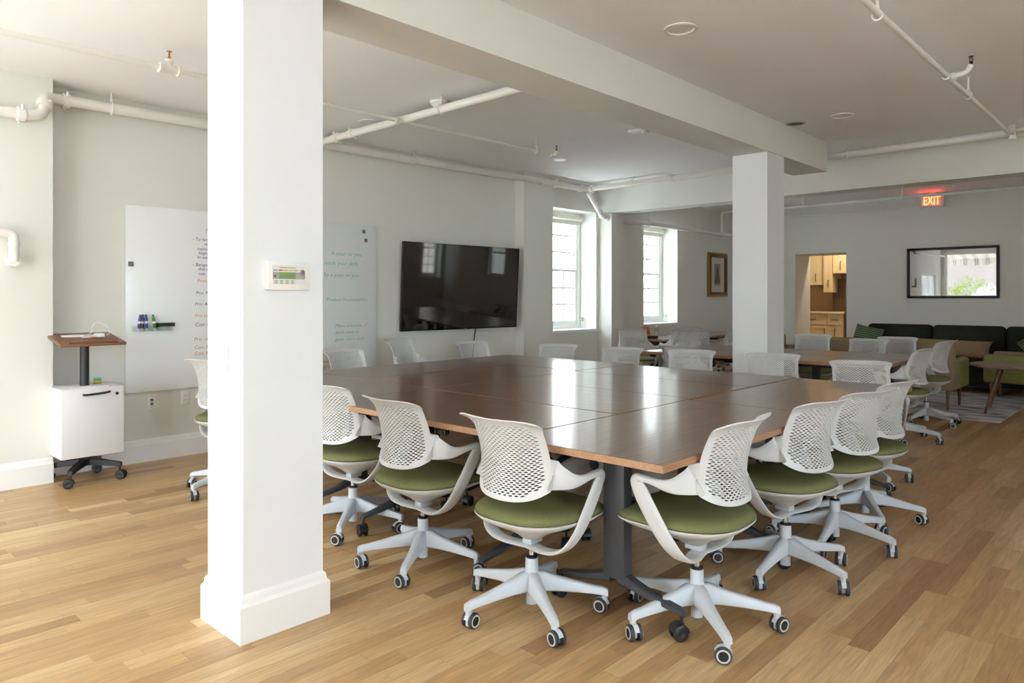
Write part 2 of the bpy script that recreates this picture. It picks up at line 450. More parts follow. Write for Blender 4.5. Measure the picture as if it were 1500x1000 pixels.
def side_glazing():
    y0, y1, z0, z1 = SW; x = XP-.18; t = .05; fr = MB()
    fr.box((x-.05, y0, z0), (x+.05, y0+t, z1)); fr.box((x-.05, y1-t, z0), (x+.05, y1, z1)); fr.box((x-.05, y0+t, z1-t), (x+.05, y1-t, z1)); fr.box((x-.05, y0+t, z0), (x+.05, y1-t, z0+t))
    root = struct(fr.build('window_7', M_trim, smooth=0), 'side window added left of the camera for light, out of frame')
    for k in (1, 2):
        y = y0+(y1-y0)*k/3; MB().box((x-.04, y-.03, z0+t), (x+.04, y+.03, z1-t)).build('mullion', M_trim, root, smooth=0)
    for k in range(3):
        MB().box((x-.004, y0+(y1-y0)*k/3+.03, z0+t), (x+.004, y0+(y1-y0)*(k+1)/3-.03, z1-t)).build('pane', M_glass, root, smooth=0)
side_glazing()
def far_glazing():
    x0, x1, z0, z1 = FW; y = YF+.12; t = .05; fr = MB()
    fr.box((x0, y-.05, z0), (x0+t, y+.05, z1)); fr.box((x1-t, y-.05, z0), (x1, y+.05, z1)); fr.box((x0+t, y-.05, z1-t), (x1-t, y+.05, z1)); fr.box((x0+t, y-.05, z0), (x1-t, y+.05, z0+t))
    root = struct(fr.build('window_8', M_trim, smooth=0), 'narrow window in the far wall, seen in the screen reflection')
    zm = (z0+z1)/2; MB().box((x0+t, y-.04, zm-.025), (x1-t, y+.04, zm+.025)).build('meeting_rail', M_trim, root, smooth=0)
    for a, b in ((z0+t, zm-.025), (zm+.025, z1-t)): MB().box((x0+t, y-.004, a), (x1-t, y+.004, b)).build('pane', M_glass, root, smooth=0)
far_glazing()

# ------------------------------------------------------------------ outside
M_patio = pm('patio_stone', (200, 200, 200), 0.8, var=0.12, scale=1.2)
o = struct(MB().box((-60, -60, -0.5), (60, 60, -0.14)).build('ground_outside', M_patio, smooth=0), 'pale paved ground outside')
def brick_mat():
    m = bpy.data.materials.new('red_brick'); m.use_nodes = True
    n, l = m.node_tree.nodes, m.node_tree.links; b = n['Principled BSDF']
    tc = n.new('ShaderNodeTexCoord'); mp = n.new('ShaderNodeMapping'); mp.inputs['Rotation'].default_value = (PI/2, 0, PI/2)
    l.new(tc.outputs['Object'], mp.inputs[0])
    br = n.new('ShaderNodeTexBrick'); br.inputs['Scale'].default_value = 4.5
    br.inputs['Color1'].default_value = lin(178, 98, 72); br.inputs['Color2'].default_value = lin(150, 76, 56); br.inputs['Mortar'].default_value = lin(190, 176, 160)
    l.new(mp.outputs[0], br.inputs[0]); l.new(br.outputs[0], b.inputs['Base Color']); b.inputs['Roughness'].default_value = .85
    return m
tag(MB().box((9.0, 9.0, -.14), (9.4, 32, 7.5)).build('brick_building', brick_mat(), smooth=0), 'red brick building seen only as a reflection in the screen', 'building')
tag(MB().box((-17.5, -14, -.14), (-17, 40, 8.5)).build('added_pale_building', pm('pale_render', (214, 206, 200), .85, var=.06, scale=.8), smooth=0), 'pale building added opposite the left windows to dim the sky behind them', 'building')  # added block: darker than the sky, keeps the muntins readable
def awning_mat():
    m = bpy.data.materials.new('awning_stripes'); m.use_nodes = True
    n, l = m.node_tree.nodes, m.node_tree.links; b = n['Principled BSDF']
    tc = n.new('ShaderNodeTexCoord'); sp = n.new('ShaderNodeSeparateXYZ'); l.new(tc.outputs['Object'], sp.inputs[0])
    md = n.new('ShaderNodeMath'); md.operation = 'FRACT'
    sc = n.new('ShaderNodeMath'); sc.operation = 'MULTIPLY'; sc.inputs[1].default_value = 1/.34
    l.new(sp.outputs[0], sc.inputs[0]); l.new(sc.outputs[0], md.inputs[0])
    cr = n.new('ShaderNodeValToRGB'); cr.color_ramp.interpolation = 'CONSTANT'
    W, D = lin(238, 230, 220), lin(112, 100, 78)
    cr.color_ramp.elements[0].color = W; cr.color_ramp.elements[1].position = .30; cr.color_ramp.elements[1].color = D
    for p, c in ((.37, W), (.50, D), (.57, W)):
        e = cr.color_ramp.elements.new(p); e.color = c
    l.new(md.outputs[0], cr.inputs[0]); l.new(cr.outputs[0], b.inputs['Base Color']); b.inputs['Roughness'].default_value = .8
    return m
def awning():
    root = tag(empty('striped_awning', (-4.2, YN-.35, 2.6)), 'white awning with thin dark stripes, seen in the framed mirror', 'awning')
    am = awning_mat(); x0, x1 = -2.0, 3.2
    a, b = (0.0, .42), (-1.9, .02)
    MB().ring_loft([[Vector((x, y, z)) for y, z in (a, b, (b[0], b[1]-.012), (a[0], a[1]-.012))] for x in (x0, x1)]).build('canopy', am, root, smooth=0)
    vb = MB(); n = 17
    for k in range(n):
        xa, xb = x0+(x1-x0)*k/n, x0+(x1-x0)*(k+1)/n; xm = (xa+xb)/2; g = .02
        vb.ring_loft([[Vector((x, y, z)) for x, z in ((xa+g/2, b[1]), (xb-g/2, b[1]), (xb-g, b[1]-.22), (xm, b[1]-.27), (xa+g, b[1]-.22))] for y in (b[0]-.006, b[0]+.006)])
    vb.build('valance', am, root, smooth=0)
    MB().tube([(x0, b[0], b[1]+.01), (x1, b[0], b[1]+.01)], .025).build('front_bar', M_trim, root)
    for x in (x0+.2, x1-.2): MB().tube([(x, -.02, -.05), (x, b[0]+.1, b[1]-.03)], .018).build('support_arm', M_trim, root)
awning()
def leaf_blob(name, loc, r, h, n, col, label, cat, flat=1.0):
    mb = MB(); rnd = random.Random(int(loc[0]*100))
    for k in range(n):
        th, ph = rnd.uniform(0, 2*PI), math.acos(rnd.uniform(-.3, 1)); q = rnd.uniform(.6, 1)
        c = Vector((r*q*math.sin(ph)*math.cos(th), r*q*math.sin(ph)*math.sin(th), h*.5 + h*.5*q*math.cos(ph)))
        E3 = Euler((rnd.uniform(0,6), rnd.uniform(0,6), rnd.uniform(0,6))).to_matrix(); s = rnd.uniform(.04, .08)
        mb.add([c + E3 @ Vector(p)*s for p in ((-1,0,0),(0,-.45,.1),(1,0,0),(0,.45,.1))], [(0,1,2,3)])
    root = tag(empty(name, loc), label, cat)
    fo = mb.build('foliage', pm(name+'_leaf', col, .6, var=.3, scale=5), root, smooth=0); fo['kind'] = 'stuff'
    MB().tube([(0,0,0),(0.02,0,h*.6)], [.04,.015], 7).build('stem', M_legwood, root)
leaf_blob('garden_shrub', (-6.2, -7.5, -.14), .9, 2.2, 700, (150, 165, 70), 'yellow-green shrub on the terrace, seen in the framed mirror', 'shrub')
leaf_blob('white_flower_bush', (-5.05, -5.4, -.14), .8, 1.9, 800, (238, 238, 240), 'white flowering bush on the terrace, seen in the framed mirror', 'shrub')
tag(MB().box((-14, -11.3, -.14), (4, -11, 3.2)).build('garden_wall', pm('garden_wall_stone', (186, 170, 160), .8, var=.2, scale=2), smooth=0), 'pale stone garden wall, seen in the framed mirror', 'wall')

# ------------------------------------------------------------------ conference chair
def back_surf(u, v):
    """the curved shell of the chair back: u across (-1..1), v upwards (0..1)"""
    a0 = math.asin(.20/.285)
    hw = a0*(1.05 - .06*v - .035*math.sin(PI*v))
    if v > .90: hw *= 1 - .10*((v-.90)/.10)**2
    if v < .10: hw *= 1 - .05*((.10-v)/.10)**2
    zb = .522 + .050*abs(u)**3.0
    zt = .862 - .016*abs(u)**5 + .006*u*u
    z = zb + (zt-zb)*v
    ph = u*hw; R = .285
    fl = (.036 + .022*u*u)*max(0, (v-.80)/.20)**2.2 + .016*max(0, (.20-v)/.20)**2*(1-abs(u)**2)
    yc = -.158 - .048*v + .024*math.sin(PI*min(1, v*1.15))
    return Vector(((R+fl)*math.sin(ph), yc + R - (R+fl)*math.cos(ph) - .035, z))
def make_backrest():
    M, N = 17, 39
    surf = back_surf
    V = {}; verts = []; faces = []
    def vid(i, k):
        if (i, k) not in V:
            V[(i, k)] = len(verts); verts.append(surf(-1 + k/M, i/N))
        return V[(i, k)]
    for i in range(N):
        o = i % 2
        k = o
        if o: faces.append([vid(i,0), vid(i,1), vid(i+1,1), vid(i+1,0)])
        while k + 2 <= 2*M:
            cyc = [vid(i,k), vid(i,k+1), vid(i,k+2), vid(i+1,k+2), vid(i+1,k+1), vid(i+1,k)]
            u = -1 + (k+1)/M; v = (i+.5)/N
            lim = .84 - .10*max(0, (.25-v)/.25) - .06*max(0, (v-.75)/.25)
            if abs(u) < lim and 1.9/N < v < 1 - 3.0/N and not (v < .14 and abs(u) > .35 + v*3.2):
                hv = []
                for c in range(8):
                    t = 2*PI*(c+.5)/8
                    hv.append(len(verts)); verts.append(surf(u + .74/M*math.cos(t)*(.86 if abs(math.cos(t)) < .5 else 1), v + .40/N*math.sin(t)))
                # outer cycle: bottom 3, top 3 ; hole points start at right-up going counter-clockwise
                b0,b1,b2,t2,t1,t0 = cyc
                h = hv   # angles 22,67,112,157,202,247,292,337
                faces += [[b2,t2,h[0],h[7]], [t2,t1,h[1],h[0]], [t1,h[2],h[1]], [t1,t0,h[3],h[2]], [t0,b0,h[4],h[3]], [b0,b1,h[5],h[4]], [b1,h[6],h[5]], [b1,b2,h[7],h[6]]]
            else:
                faces.append(cyc)
            k += 2
        if k < 2*M: faces.append([vid(i,k), vid(i,2*M), vid(i+1,2*M), vid(i+1,k)])
    me = bpy.data.meshes.new('backrest_surface'); me.from_pydata([tuple(v) for v in verts], [], faces); me.materials.append(M_plastic)
    t = bpy.data.objects.new('backrest_surface', me); C.objects.link(t)
    md = t.modifiers.new('s', 'SOLIDIFY'); md.thickness = .0055; md.offset = 0
    dg = bpy.context.evaluated_depsgraph_get(); dg.update()
    out = bpy.data.meshes.new_from_object(t.evaluated_get(dg)); out.name = 'backrest'
    bpy.data.objects.remove(t)
    out.shade_smooth(); out.set_sharp_from_angle(angle=math.radians(38))
    return out

def seat_outline(n=40):
    pts = []
    for k in range(n):
        t = 2*PI*k/n; c, s = math.cos(t), math.sin(t)
        x = .250*math.copysign(abs(c)**.72, c)
        y = (.295 if s > 0 else .225)*math.copysign(abs(s)**(.70 if s > 0 else .85), s)
        x *= 1.0 + .05*y/.25
        pts.append((x, y+.01))
    return pts
def make_seat():
    ol = seat_outline(); rings = []
    def zadj(y): return -.016*max(0, (y-.12)/.18)**2
    for sc, z in ((.955, .432), (.99, .436), (1.0, .446), (.975, .457), (.90, .466), (.72, .472), (.40, .470), (.12, .468)):
        rings.append([Vector((x*sc, y*sc, z + zadj(y*sc))) for x, y in ol])
    return MB().ring_loft(rings).mesh('seat', pm('olive_wool', (116, 119, 80), .95, var=.2, scale=120, bump=.6, bscale=420, spec=.15), 60)
def make_pan():
    ol = seat_outline(); rings = []
    def zadj(y): return -.016*max(0, (y-.12)/.18)**2
    for sc, z in ((.97, .4318), (1.012, .4345), (1.012, .4285), (.93, .411), (.73, .388), (.47, .364), (.28, .338), (.16, .318)):
        rings.append([Vector((x*sc, y*sc, z + zadj(y*sc))) for x, y in ol])
    return MB().ring_loft(rings).mesh('seat_pan', M_plastic, 50)
def make_arm(sg):
    """upper arm grows out of the side edge of the back, runs forward, turns sharply and comes back under the seat"""
    K = 8; rings = []
    def prof(p, W, T, w, t):
        W = W.normalized(); T = (T - W*T.dot(W)).normalized()
        o = [p + W*w*x + T*t*max(.25, (1-abs(x)**4)**.5) for x in [-1+2*q/K for q in range(K+1)]]
        i = [p + W*w*x - T*t*max(.25, (1-abs(x)**4)**.5) for x in [1-2*q/K for q in range(K+1)]]
        return o + i
    edge = [back_surf(1, .46*q/K) for q in range(K+1)]; e2 = [back_surf(.97, .46*q/K) for q in range(K+1)]
    tang = [(x-y).normalized() for x, y in zip(edge, e2)]
    nr = [Vector((t_.y, -t_.x, 0)).normalized() for t_ in tang]
    for k, back in enumerate((.012, 0)):
        rings.append([p - t_*back + n_*.0028 for p, t_, n_ in zip(edge, tang, nr)] + [p - t_*back - n_*.0028 for p, t_, n_ in reversed(list(zip(edge, tang, nr)))])
    m0 = edge[K//2]
    up = [(m0.x, m0.y, m0.z), (.204,-.090,.629), (.226,-.060,.616), (.244,-.026,.606), (.256,.010,.606), (.266,.048,.614), (.273,.080,.621), (.275,.100,.623)]
    hw = [.0645, .057, .043, .031, .022, .015, .014, .014]; ht = [.003, .0042, .006, .009, .0125, .015, .0165, .017]
    tip = [(.2755,.114,.621), (.276,.121,.608)]
    dn = [(.274,.110,.582),(.270,.078,.522),(.262,.036,.448),(.250,-.002,.384),(.224,-.030,.335),(.178,-.040,.306),(.115,-.036,.293),(.05,-.02,.288),(0,-.012,.288)]
    pu = catmull([Vector((*u_[:2], u_[2])) for u_ in up], 4)
    pw = catmull([(a_, b_, 0) for a_, b_ in zip(hw, ht)], 4)
    Ws = None
    pd = catmull([up[-1]]+tip+dn, 5)[1:]
    P = pu + pd; n = len(P); nu = len(pu)
    Wl = []
    for i in range(1, n):
        p = P[i]; d = (P[min(i+1,n-1)] - P[i-1]).normalized()
        if i < nu:
            out = Vector((d.y, -d.x, 0)); w, t = pw[i].x, pw[i].y
            f = i/(nu-1); out = out*(1-f) + Vector((1,0,0))*f
        else:
            f = (i-nu)/(n-1-nu); g = min(1, max(0, (f-.45)/.4))
            out = Vector((1-g, 0, -g-.001)); w = .0145 + .0195*min(1, f*3.2); t = .017 - .0085*min(1, f*2.5)
        W = d.cross(out)
        W = W.normalized() if W.length > .05 else Vector((0,1,0))
        if i == 1 and W.z < 0: W = -W
        if Ws is not None and W.dot(Ws) < 0: W = -W
        if Ws is None and W.z < 0: W = -W
        Ws = W
        T = out if i >= nu else out
        rings.append(prof(p, W, T, w, t))
    # keep the two sides of the ribbon from swapping
    for i in range(1, len(rings)):
        a_, b_ = rings[i-1], rings[i]
        d0 = sum((x-y).length for x, y in zip(a_, b_)); alt = b_[K+1:] + b_[:K+1]; alt = list(reversed(alt)); alt = alt[0:]
        if sum((x-y).length for x, y in zip(a_, alt)) < d0*.7: rings[i] = alt
    if sg < 0: rings = [[Vector((-p.x,p.y,p.z)) for p in r] for r in rings]
    return MB().ring_loft(rings).mesh('arm', M_plastic, 45)
def make_leg():
    mb = MB(); rings = []
    for x, z, hw, hh in ((.012,.132,.030,.042),(.05,.134,.030,.040),(.10,.126,.026,.031),(.18,.114,.021,.023),(.27,.100,.018,.0165),(.306,.095,.0175,.016),(.326,.088,.016,.014)):
        rings.append([Vector((x, hw*a, z + hh*b)) for a, b in ((1,-.8),(.75,-1),(-.75,-1),(-1,-.8),(-.8,.75),(-.5,1),(.5,1),(.8,.75))])
    mb.ring_loft(rings)
    mb.lathe([(.013,.068),(.015,.085),(.012,.100)], 12, (.312,0,0))
    return mb.mesh('leg', M_plastic2, 45)
def make_caster():
    mb = MB()
    mb.lathe([(.0115,.040),(.0125,.066),(.009,.074)], 12, (0,0,0))
    mb.bbox((-.011, -.009, .012), (.026, .009, .066), .005)
    mb.tube([(.014,-.024,.0325),(.014,.024,.0325)], .006, 8)
    arc = [(.014 + .0335*math.cos(t), .0325 + .0335*math.sin(t)) for t in [math.radians(a) for a in (20,50,80,110,140,165)]]
    mb.ring_loft([[Vector((x, y, z)) for x, z in arc] + [Vector((.014+(x-.014)*.9, y, .0325+(z-.0325)*.9)) for x, z in reversed(arc)] for y in (-.010, .010)])
    return mb.mesh('caster', M_plastic2, 45)
def make_wheel(sg):
    mb = MB(); Mx = Matrix.Translation((.014, sg*.0175, .0325)) @ Matrix.Rotation(-sg*PI/2, 4, 'X')
    mb.lathe([(.026,-.0085),(.031,-.007),(.0325,0),(.031,.0065),(.0255,.009)], 20, mi=0, M=Mx)
    mb.lathe([(.0255,.0088),(.0250,.0102),(.0195,.0100),(.019,.008)], 20, mi=1, M=Mx)
    mb.lathe([(.0195,.008),(.018,.0096),(.002,.0100)], 20, mi=2, M=Mx)
    return mb.mesh('wheel', [M_tyre, M_ring, M_dark], 40)
CH = {}
def chair_meshes():
    CH['back'] = make_backrest(); CH['seat'] = make_seat(); CH['pan'] = make_pan()
    CH['arm1'] = make_arm(1); CH['arm0'] = make_arm(-1)
    CH['cyl'] = MB().lathe([(.0135,.15),(.0135,.335)], 16).mesh('gas_cylinder', M_chrome)
    CH['mech'] = MB().bbox((-.026,-.035,.294),(.026,.045,.330), .008).mesh('tilt_mechanism', M_plastic2)
    hub = MB().lathe([(.024,.036),(.024,.10),(.036,.112),(.038,.16),(.030,.175),(.0275,.18),(.0275,.228),(.0265,.232),(.014,.232)], 24)
    CH['hub'] = hub.mesh('base_hub', M_plastic2)
    CH['collar'] = MB().lathe([(.0255,.2325),(.0255,.240),(.019,.243),(.014,.243)], 20).mesh('collar', M_dark)
    CH['leg'] = make_leg(); CH['caster'] = make_caster(); CH['w0'] = make_wheel(-1); CH['w1'] = make_wheel(1)
chair_meshes()
def make_chair():
    r = empty('office_chair')
    for nm, key in (('backrest','back'),('seat','seat'),('seat_pan','pan'),('arm','arm0'),('arm','arm1'),('tilt_mechanism','mech'),('gas_cylinder','cyl')):
        link(nm, CH[key], r)
    h = link('base_hub', CH['hub'], r); link('collar', CH['collar'], h)
    for k in range(5):
        link('leg', CH['leg'], r, rot=(0,0,2*PI*k/5))
        c = link('caster', CH['caster'], r, loc=(.312*math.cos(2*PI*k/5), .312*math.sin(2*PI*k/5), 0))
        link('wheel', CH['w0'], c); link('wheel', CH['w1'], c)
    return r
_proto = [make_chair()]
def chair(x, y, theta, label, group, dz=0.0, phase=20, casters=None):
    r = _proto[0] if len(_proto) == 1 else copy_tree(_proto[0])
    if len(_proto) == 1: _proto.append(1)
    r.location = (x, y, 0); r.rotation_euler = (0, 0, math.radians(theta))
    r['label'] = label; r['category'] = 'chair'; r['group'] = group
    rnd = random.Random(int(x*1000+y*77)); k = 0; q = 0
    for ch in r.children:
        st = ch.name.split('.')[0]
        if st in ('backrest','seat','seat_pan','arm','tilt_mechanism','gas_cylinder'): ch.location.z = dz
        if st == 'leg':
            ch.rotation_euler = (0, 0, math.radians(phase-theta) + 2*PI*k/5); k += 1
        if st == 'caster':
            a = math.radians(phase-theta) + 2*PI*q/5
            ch.location = (.312*math.cos(a), .312*math.sin(a), 0)
            ch.rotation_euler = (0, 0, a + (math.radians(casters[q]) if casters else rnd.uniform(-2.6, 2.6))); q += 1
    return r

# ------------------------------------------------------------------ tables
def caster_small(mb_parent, name, loc, rz):
    root = link(name, CH['tc'], mb_parent, loc, (0,0,rz)); link('wheel', CH['tw0'], root); link('wheel', CH['tw1'], root)
def _tc():
    mb = MB(); mb.lathe([(.006,.055),(.006,.095),(.012,.097),(.012,.103)], 10)
    arc = [(.012 + .036*math.cos(t), .033 + .036*math.sin(t)) for t in [math.radians(a) for a in (10,45,80,115,150,180)]]
    mb.ring_loft([[Vector((x, y, z)) for x, z in arc] + [Vector((.012+(x-.012)*.88, y, .033+(z-.033)*.88)) for x, z in reversed(arc)] for y in (-.024, .024)])
    mb.bbox((-.01,-.008,.02),(.03,.008,.066), .004)
    CH['tc'] = mb.mesh('table_caster', M_dark)
    for key, sg in (('tw0',-1),('tw1',1)):
        Mx = Matrix.Translation((.012, sg*.016, .0325)) @ Matrix.Rotation(-sg*PI/2, 4, 'X')
        CH[key] = MB().lathe([(.029,-.007),(.0325,-.004),(.0325,.005),(.028,.0085),(.012,.009),(.010,.0075)], 20, M=Mx).mesh('table_wheel', M_dark)
_tc()
def table(x0, x1, y0, y1, label, group, z=.745, tilt=(0,0)):
    """folding training table: laminate top, two column legs with splayed feet on casters"""
    ax = 'X' if (x1-x0) > (y1-y0) else 'Y'
    cx, cyy = (x0+x1)/2, (y0+y1)/2; lx, ly = (x1-x0)/2, (y1-y0)/2
    r = empty('conference_table', (cx, cyy, 0)); tag(r, label, 'table', group)
    g = .0015; t = .030
    mb = MB()
    a, b = Vector((-lx+g, -ly+g)), Vector((lx-g, ly-g)); c = .0015
    ring = lambda q, zz: [Vector((a.x+q, a.y+q, zz)), Vector((b.x-q, a.y+q, zz)), Vector((b.x-q, b.y-q, zz)), Vector((a.x+q, b.y-q, zz))]
    mb.ring_loft([ring(c, 0), ring(0, c), ring(0, t-c)], 1, True, False)
    mb.ring_loft([ring(0, t-c), ring(c, t)], 0, False, False)
    mb.add(ring(c, t), [(0,1,2,3)], 0)
    top = mb.build('tabletop', [M_topx if ax == 'X' else M_topy, M_edge], r, smooth=0, loc=(0,0,z-t), rot=(tilt[0], tilt[1], 0))
    L = lx if ax == 'X' else ly; D = ly if ax == 'X' else lx
    R = Matrix.Rotation(0 if ax == 'X' else PI/2, 4, 'Z')
    MB().box((-L+.28, -.035, z-t-.055), (L-.28, .035, z-t-.006), M=R).build('stretcher', M_tleg, r, smooth=0)
    for s in (-1, 1):
        u = s*(L-.27)
        lg = MB()
        lg.bbox((u-.032, -.055, .165), (u+.032, .055, z-t-.05), .010, M=R)
        lg.bbox((u-.05, -.24, z-t-.052), (u+.05, .24, z-t-.002), .010, M=R)
        lo = lg.build('leg', M_tleg, r)
        for e in (-1, 1):
            ft = MB(); rings = []
            for v, zz, hw, hh in ((.02,.175,.030,.030),(.07,.160,.028,.020),(.16,.136,.024,.015),(D*.80,.110,.020,.011),(D*.82,.107,.017,.008)):
                rings.append([R @ Vector((u+hw*p, e*v, zz+hh*q)) for p, q in ((1,-.6),(.7,-1),(-.7,-1),(-1,-.6),(-1,.6),(-.7,1),(.7,1),(1,.6))])
            ft.ring_loft(rings); ft.build('foot', M_tleg, r)
            p = R @ Vector((u, e*D*.79, 0))
            caster_small(r, 'caster', (p.x, p.y, 0), random.uniform(-3, 3))
    return r

G_T = 'conference tables pushed together'
table(-2.14, -1.368, 2.25, 3.812, 'walnut folding table forming the nearest right corner of the big table', G_T)
table(-2.125, -1.345, 3.822, 5.385, 'walnut folding table at the far right corner of the big table', G_T, tilt=(.0015, 0))
table(-3.655, -2.150, 2.290, 3.085, 'walnut folding table at middle front of big table, behind the second and third near chairs', G_T, tilt=(-.002, .001))
table(-3.655, -2.150, 3.095, 3.868, 'walnut folding table in the middle of the big table, second row from the front', G_T, tilt=(.001, .001))
table(-3.655, -2.150, 3.872, 4.645, 'walnut folding table in the middle of the big table, third row from the front', G_T)
table(-3.655, -2.150, 4.650, 5.440, 'walnut folding table in the middle of the far edge of the big table', G_T)
table(-5.215, -3.662, 2.325, 3.115, 'walnut folding table at the front left of the big table, half behind the column', G_T)
table(-4.432, -3.662, 3.125, 4.690, 'walnut folding table lying lengthwise left of the big table middle', G_T)
table(-5.225, -4.440, 3.135, 4.700, 'walnut folding table lying lengthwise on the screen side of the big table', G_T)
table(-5.235, -3.665, 4.708, 5.510, 'walnut folding table at the far left corner of the big table', G_T)
G_F = 'tables beyond the white column'
table(-4.50, -3.245, 6.93, 7.68, 'short walnut table left of the far column, front row', G_F)
table(-4.50, -3.245, 7.69, 8.44, 'short walnut table left of the far column, back row', G_F)
table(-3.235, -1.95, 6.88, 7.66, 'short walnut table right of the far column, front row', G_F)
table(-3.235, -1.95, 7.67, 8.44, 'short walnut table right of the far column, back row', G_F)
table(-6.16, -5.45, 9.02, 10.55, 'walnut side table against the left wall below the far window', 'tables along the left wall')
table(-6.16, -5.45, 10.57, 12.1, 'walnut side table against the left wall below the gold framed picture', 'tables along the left wall')

# ------------------------------------------------------------------ chairs around the tables
GC = 'office chairs around the big table'
chair(-2.053, 2.309, 0, 'grey office chair with olive seat, nearest on the front side, middle of picture', GC, 0.0, 40, (150, 30, -60, 200, 20))
chair(-1.470, 2.680, 92, 'grey office chair at the right table corner, closest to the camera, facing left', GC, .018, 31, (40, 200, 100, 80, 250))
chair(-2.819, 2.341, -2, 'grey office chair on the front side, second from the foreground column', GC, 0.0, 16, (20, 90, 200, 120, 240))
chair(-3.574, 2.436, 2, 'grey office chair on the front side, partly hidden by the foreground column', GC, 0.0, 24)
chair(-4.89, 2.33, 24, 'grey office chair left of the foreground column, below the whiteboard writing', GC, .07, 68)
chair(-1.436, 3.496, 80, 'grey office chair second along the right side of the big table', GC, .01, 56)
chair(-1.410, 4.103, 75, 'grey office chair third along the right side of the big table', GC, .0, 61)
chair(-1.430, 4.680, 82, 'grey office chair fourth and last along the right side of the big table', GC, .0, 15)
chair(-5.55, 3.82, -88, 'grey office chair in front of the whiteboard, right of the foreground column', GC, 0.0, 10)
chair(-5.55, 4.50, -72, 'grey office chair raised high in front of the screen\'s left edge', GC, .08, 33)
chair(-5.55, 5.44, -96, 'grey office chair under the screen with the cable hanging behind it', GC, 0.0, 50)
chair(-4.83, 5.77, 204, 'grey office chair on the far side, leftmost, in front of the wall pier', GC, -.015, 5)
chair(-4.05, 5.79, 196, 'grey office chair on the far side, second from the left, below the first window', GC, -.015, 25)
chair(-3.26, 5.79, 202, 'grey office chair on the far side, just left of the far white column', GC, .0, 44)
chair(-2.48, 5.79, 204, 'grey office chair on the far side, standing before the far white column', GC, .008, 60)
chair(-1.74, 5.64, 202, 'grey office chair on the far side, rightmost, at the far right table corner', GC, .0, 30)
GD = 'office chairs at the tables beyond the column'
chair(-5.28, 8.02, 12, 'grey office chair just right of the first window, lit from the window side', GD, .09, 14)
chair(-3.80, 6.70, 8, 'grey office chair behind the big table, tucked to the short table left of the column', GD, 0.0, 30)
chair(-5.18, 9.02, 50, 'grey office chair left of two close backs below the far window', GD, .07, 30)
chair(-4.72, 8.52, 30, 'grey office chair right of two close backs below the far window', GD, .07, 50)
chair(-4.30, 9.28, 40, 'grey office chair beside the left edge of the far column, back row', GD, .06, 12)
chair(-5.22, 10.35, 88, 'grey office chair at the wall table, half hidden behind nearer backs', GD, .0, 12)
chair(-5.22, 11.20, 84, 'grey office chair at the wall table under the gold framed picture', GD, .0, 52)
chair(-3.95, 8.82, 178, 'grey office chair just right of the far column, before the doorway', GD, .03, 20)
chair(-3.32, 8.86, 196, 'grey office chair across the far table in front of the kitchen doorway', GD, .03, 40)
chair(-2.70, 8.80, 182, 'grey office chair across the far table below the striped pillow, left of a pair', GD, .0, 61)
chair(-2.50, 9.38, 196, 'grey office chair across the far table below the tan bolster, right of a pair', GD, .0, 5).location.z = .0055
chair(-1.96, 7.50, 84, 'grey office chair at the right end of the far table, nearer of two', GD, .02, 68)
chair(-2.02, 8.62, 82, 'grey office chair at the right end of the far table, farther of two', GD, .04, 40)

# ------------------------------------------------------------------ whiteboard
M_boardg = pm('glass_board_white', (231, 233, 232), 0.28, var=.01, scale=2, coat=.3)
def handwriting():
    root = tag(empty('whiteboard', (XL+.003, 3.305, 1.335)), 'large frameless glass whiteboard with purple, orange and teal notes', 'whiteboard')
    MB().bbox((.012, -1.23, -.76), (.020, 1.23, .765), .0015).build('glass_panel', M_boardg, root)
    for y in (-1.1, 1.1):
        for z in (-.62, .62): MB().lathe([(.012,0),(.012,.012)], 10, M=Matrix.Translation((0,y,z)) @ Matrix.Rotation(PI/2,4,'Y')).build('standoff', M_chrome, root)
    P = pm('marker_purple', (84, 64, 150), .5); O = pm('marker_orange', (216, 128, 40), .5); Tn = pm('marker_teal', (132, 190, 172), .5, var=.2); Gy = pm('marker_faded', (176, 184, 200), .5)
    rot = (PI/2, 0, PI/2)
    def wr(s, Y, z, size, m): text_part('handwriting', s, size, m, root, (.0205, Y-3.305, z-1.335), rot, .12, sx=1.05)
    y0 = 2.62
    for s, dy, z, size, m in (('M', .10, 1.855, .075, Gy), ('- To ferr', -.01, 1.765, .048, P), ('sure', .09, 1.72, .045, P), ('topics -', .03, 1.665, .045, P), ('begin in', .04, 1.62, .045, P), ('to assign', .03, 1.575, .045, P),
                        ('- Bengu', -.01, 1.49, .05, P), ('that cu', .04, 1.445, .045, P), ('rule', .04, 1.395, .045, P), ('Pros : O', .03, 1.315, .055, O), ('Pro: Mul', .02, 1.185, .05, P),
                        ('Pro: Abo', .01, 1.065, .05, P), ('writ', .12, 1.0, .045, P), ('Pro: Low', .01, .94, .048, O), ('Con: M', .01, .84, .056, P), ('Pro: com', .005, .685, .054, O), ('Con: M', .005, .595, .054, O), ('Con: Blo', .005, .53, .052, O), ('mo', .13, .478, .05, O)):
        z2 = 1.335 + (z-1.17)*.80 + .03
        wr(s, y0+dy, z2 + .0, size*.80, m)
    for s, Y, z, size, m in (('A your or you', 3.98, 1.78, .06, Tn), ('work your skills', 3.90, 1.68, .06, Tn), ('by a your or you', 3.90, 1.56, .058, Tn), ('Product Accountability', 3.93, 1.31, .05, Tn),
                       ('More someone of', 4.03, 1.04, .05, Tn), ('don\'t meet it', 4.03, .97, .05, Tn), ('given more each', 4.03, .90, .05, Tn), ('needs and', 3.88, .685, .048, O), ('a kind', 3.90, .635, .048, O), ('- Based left as', 4.14, .70, .05, Tn), ('sums', 4.18, .64, .045, Tn)):
        wr(s, Y, z*.98+.03, size, m)
handwriting()
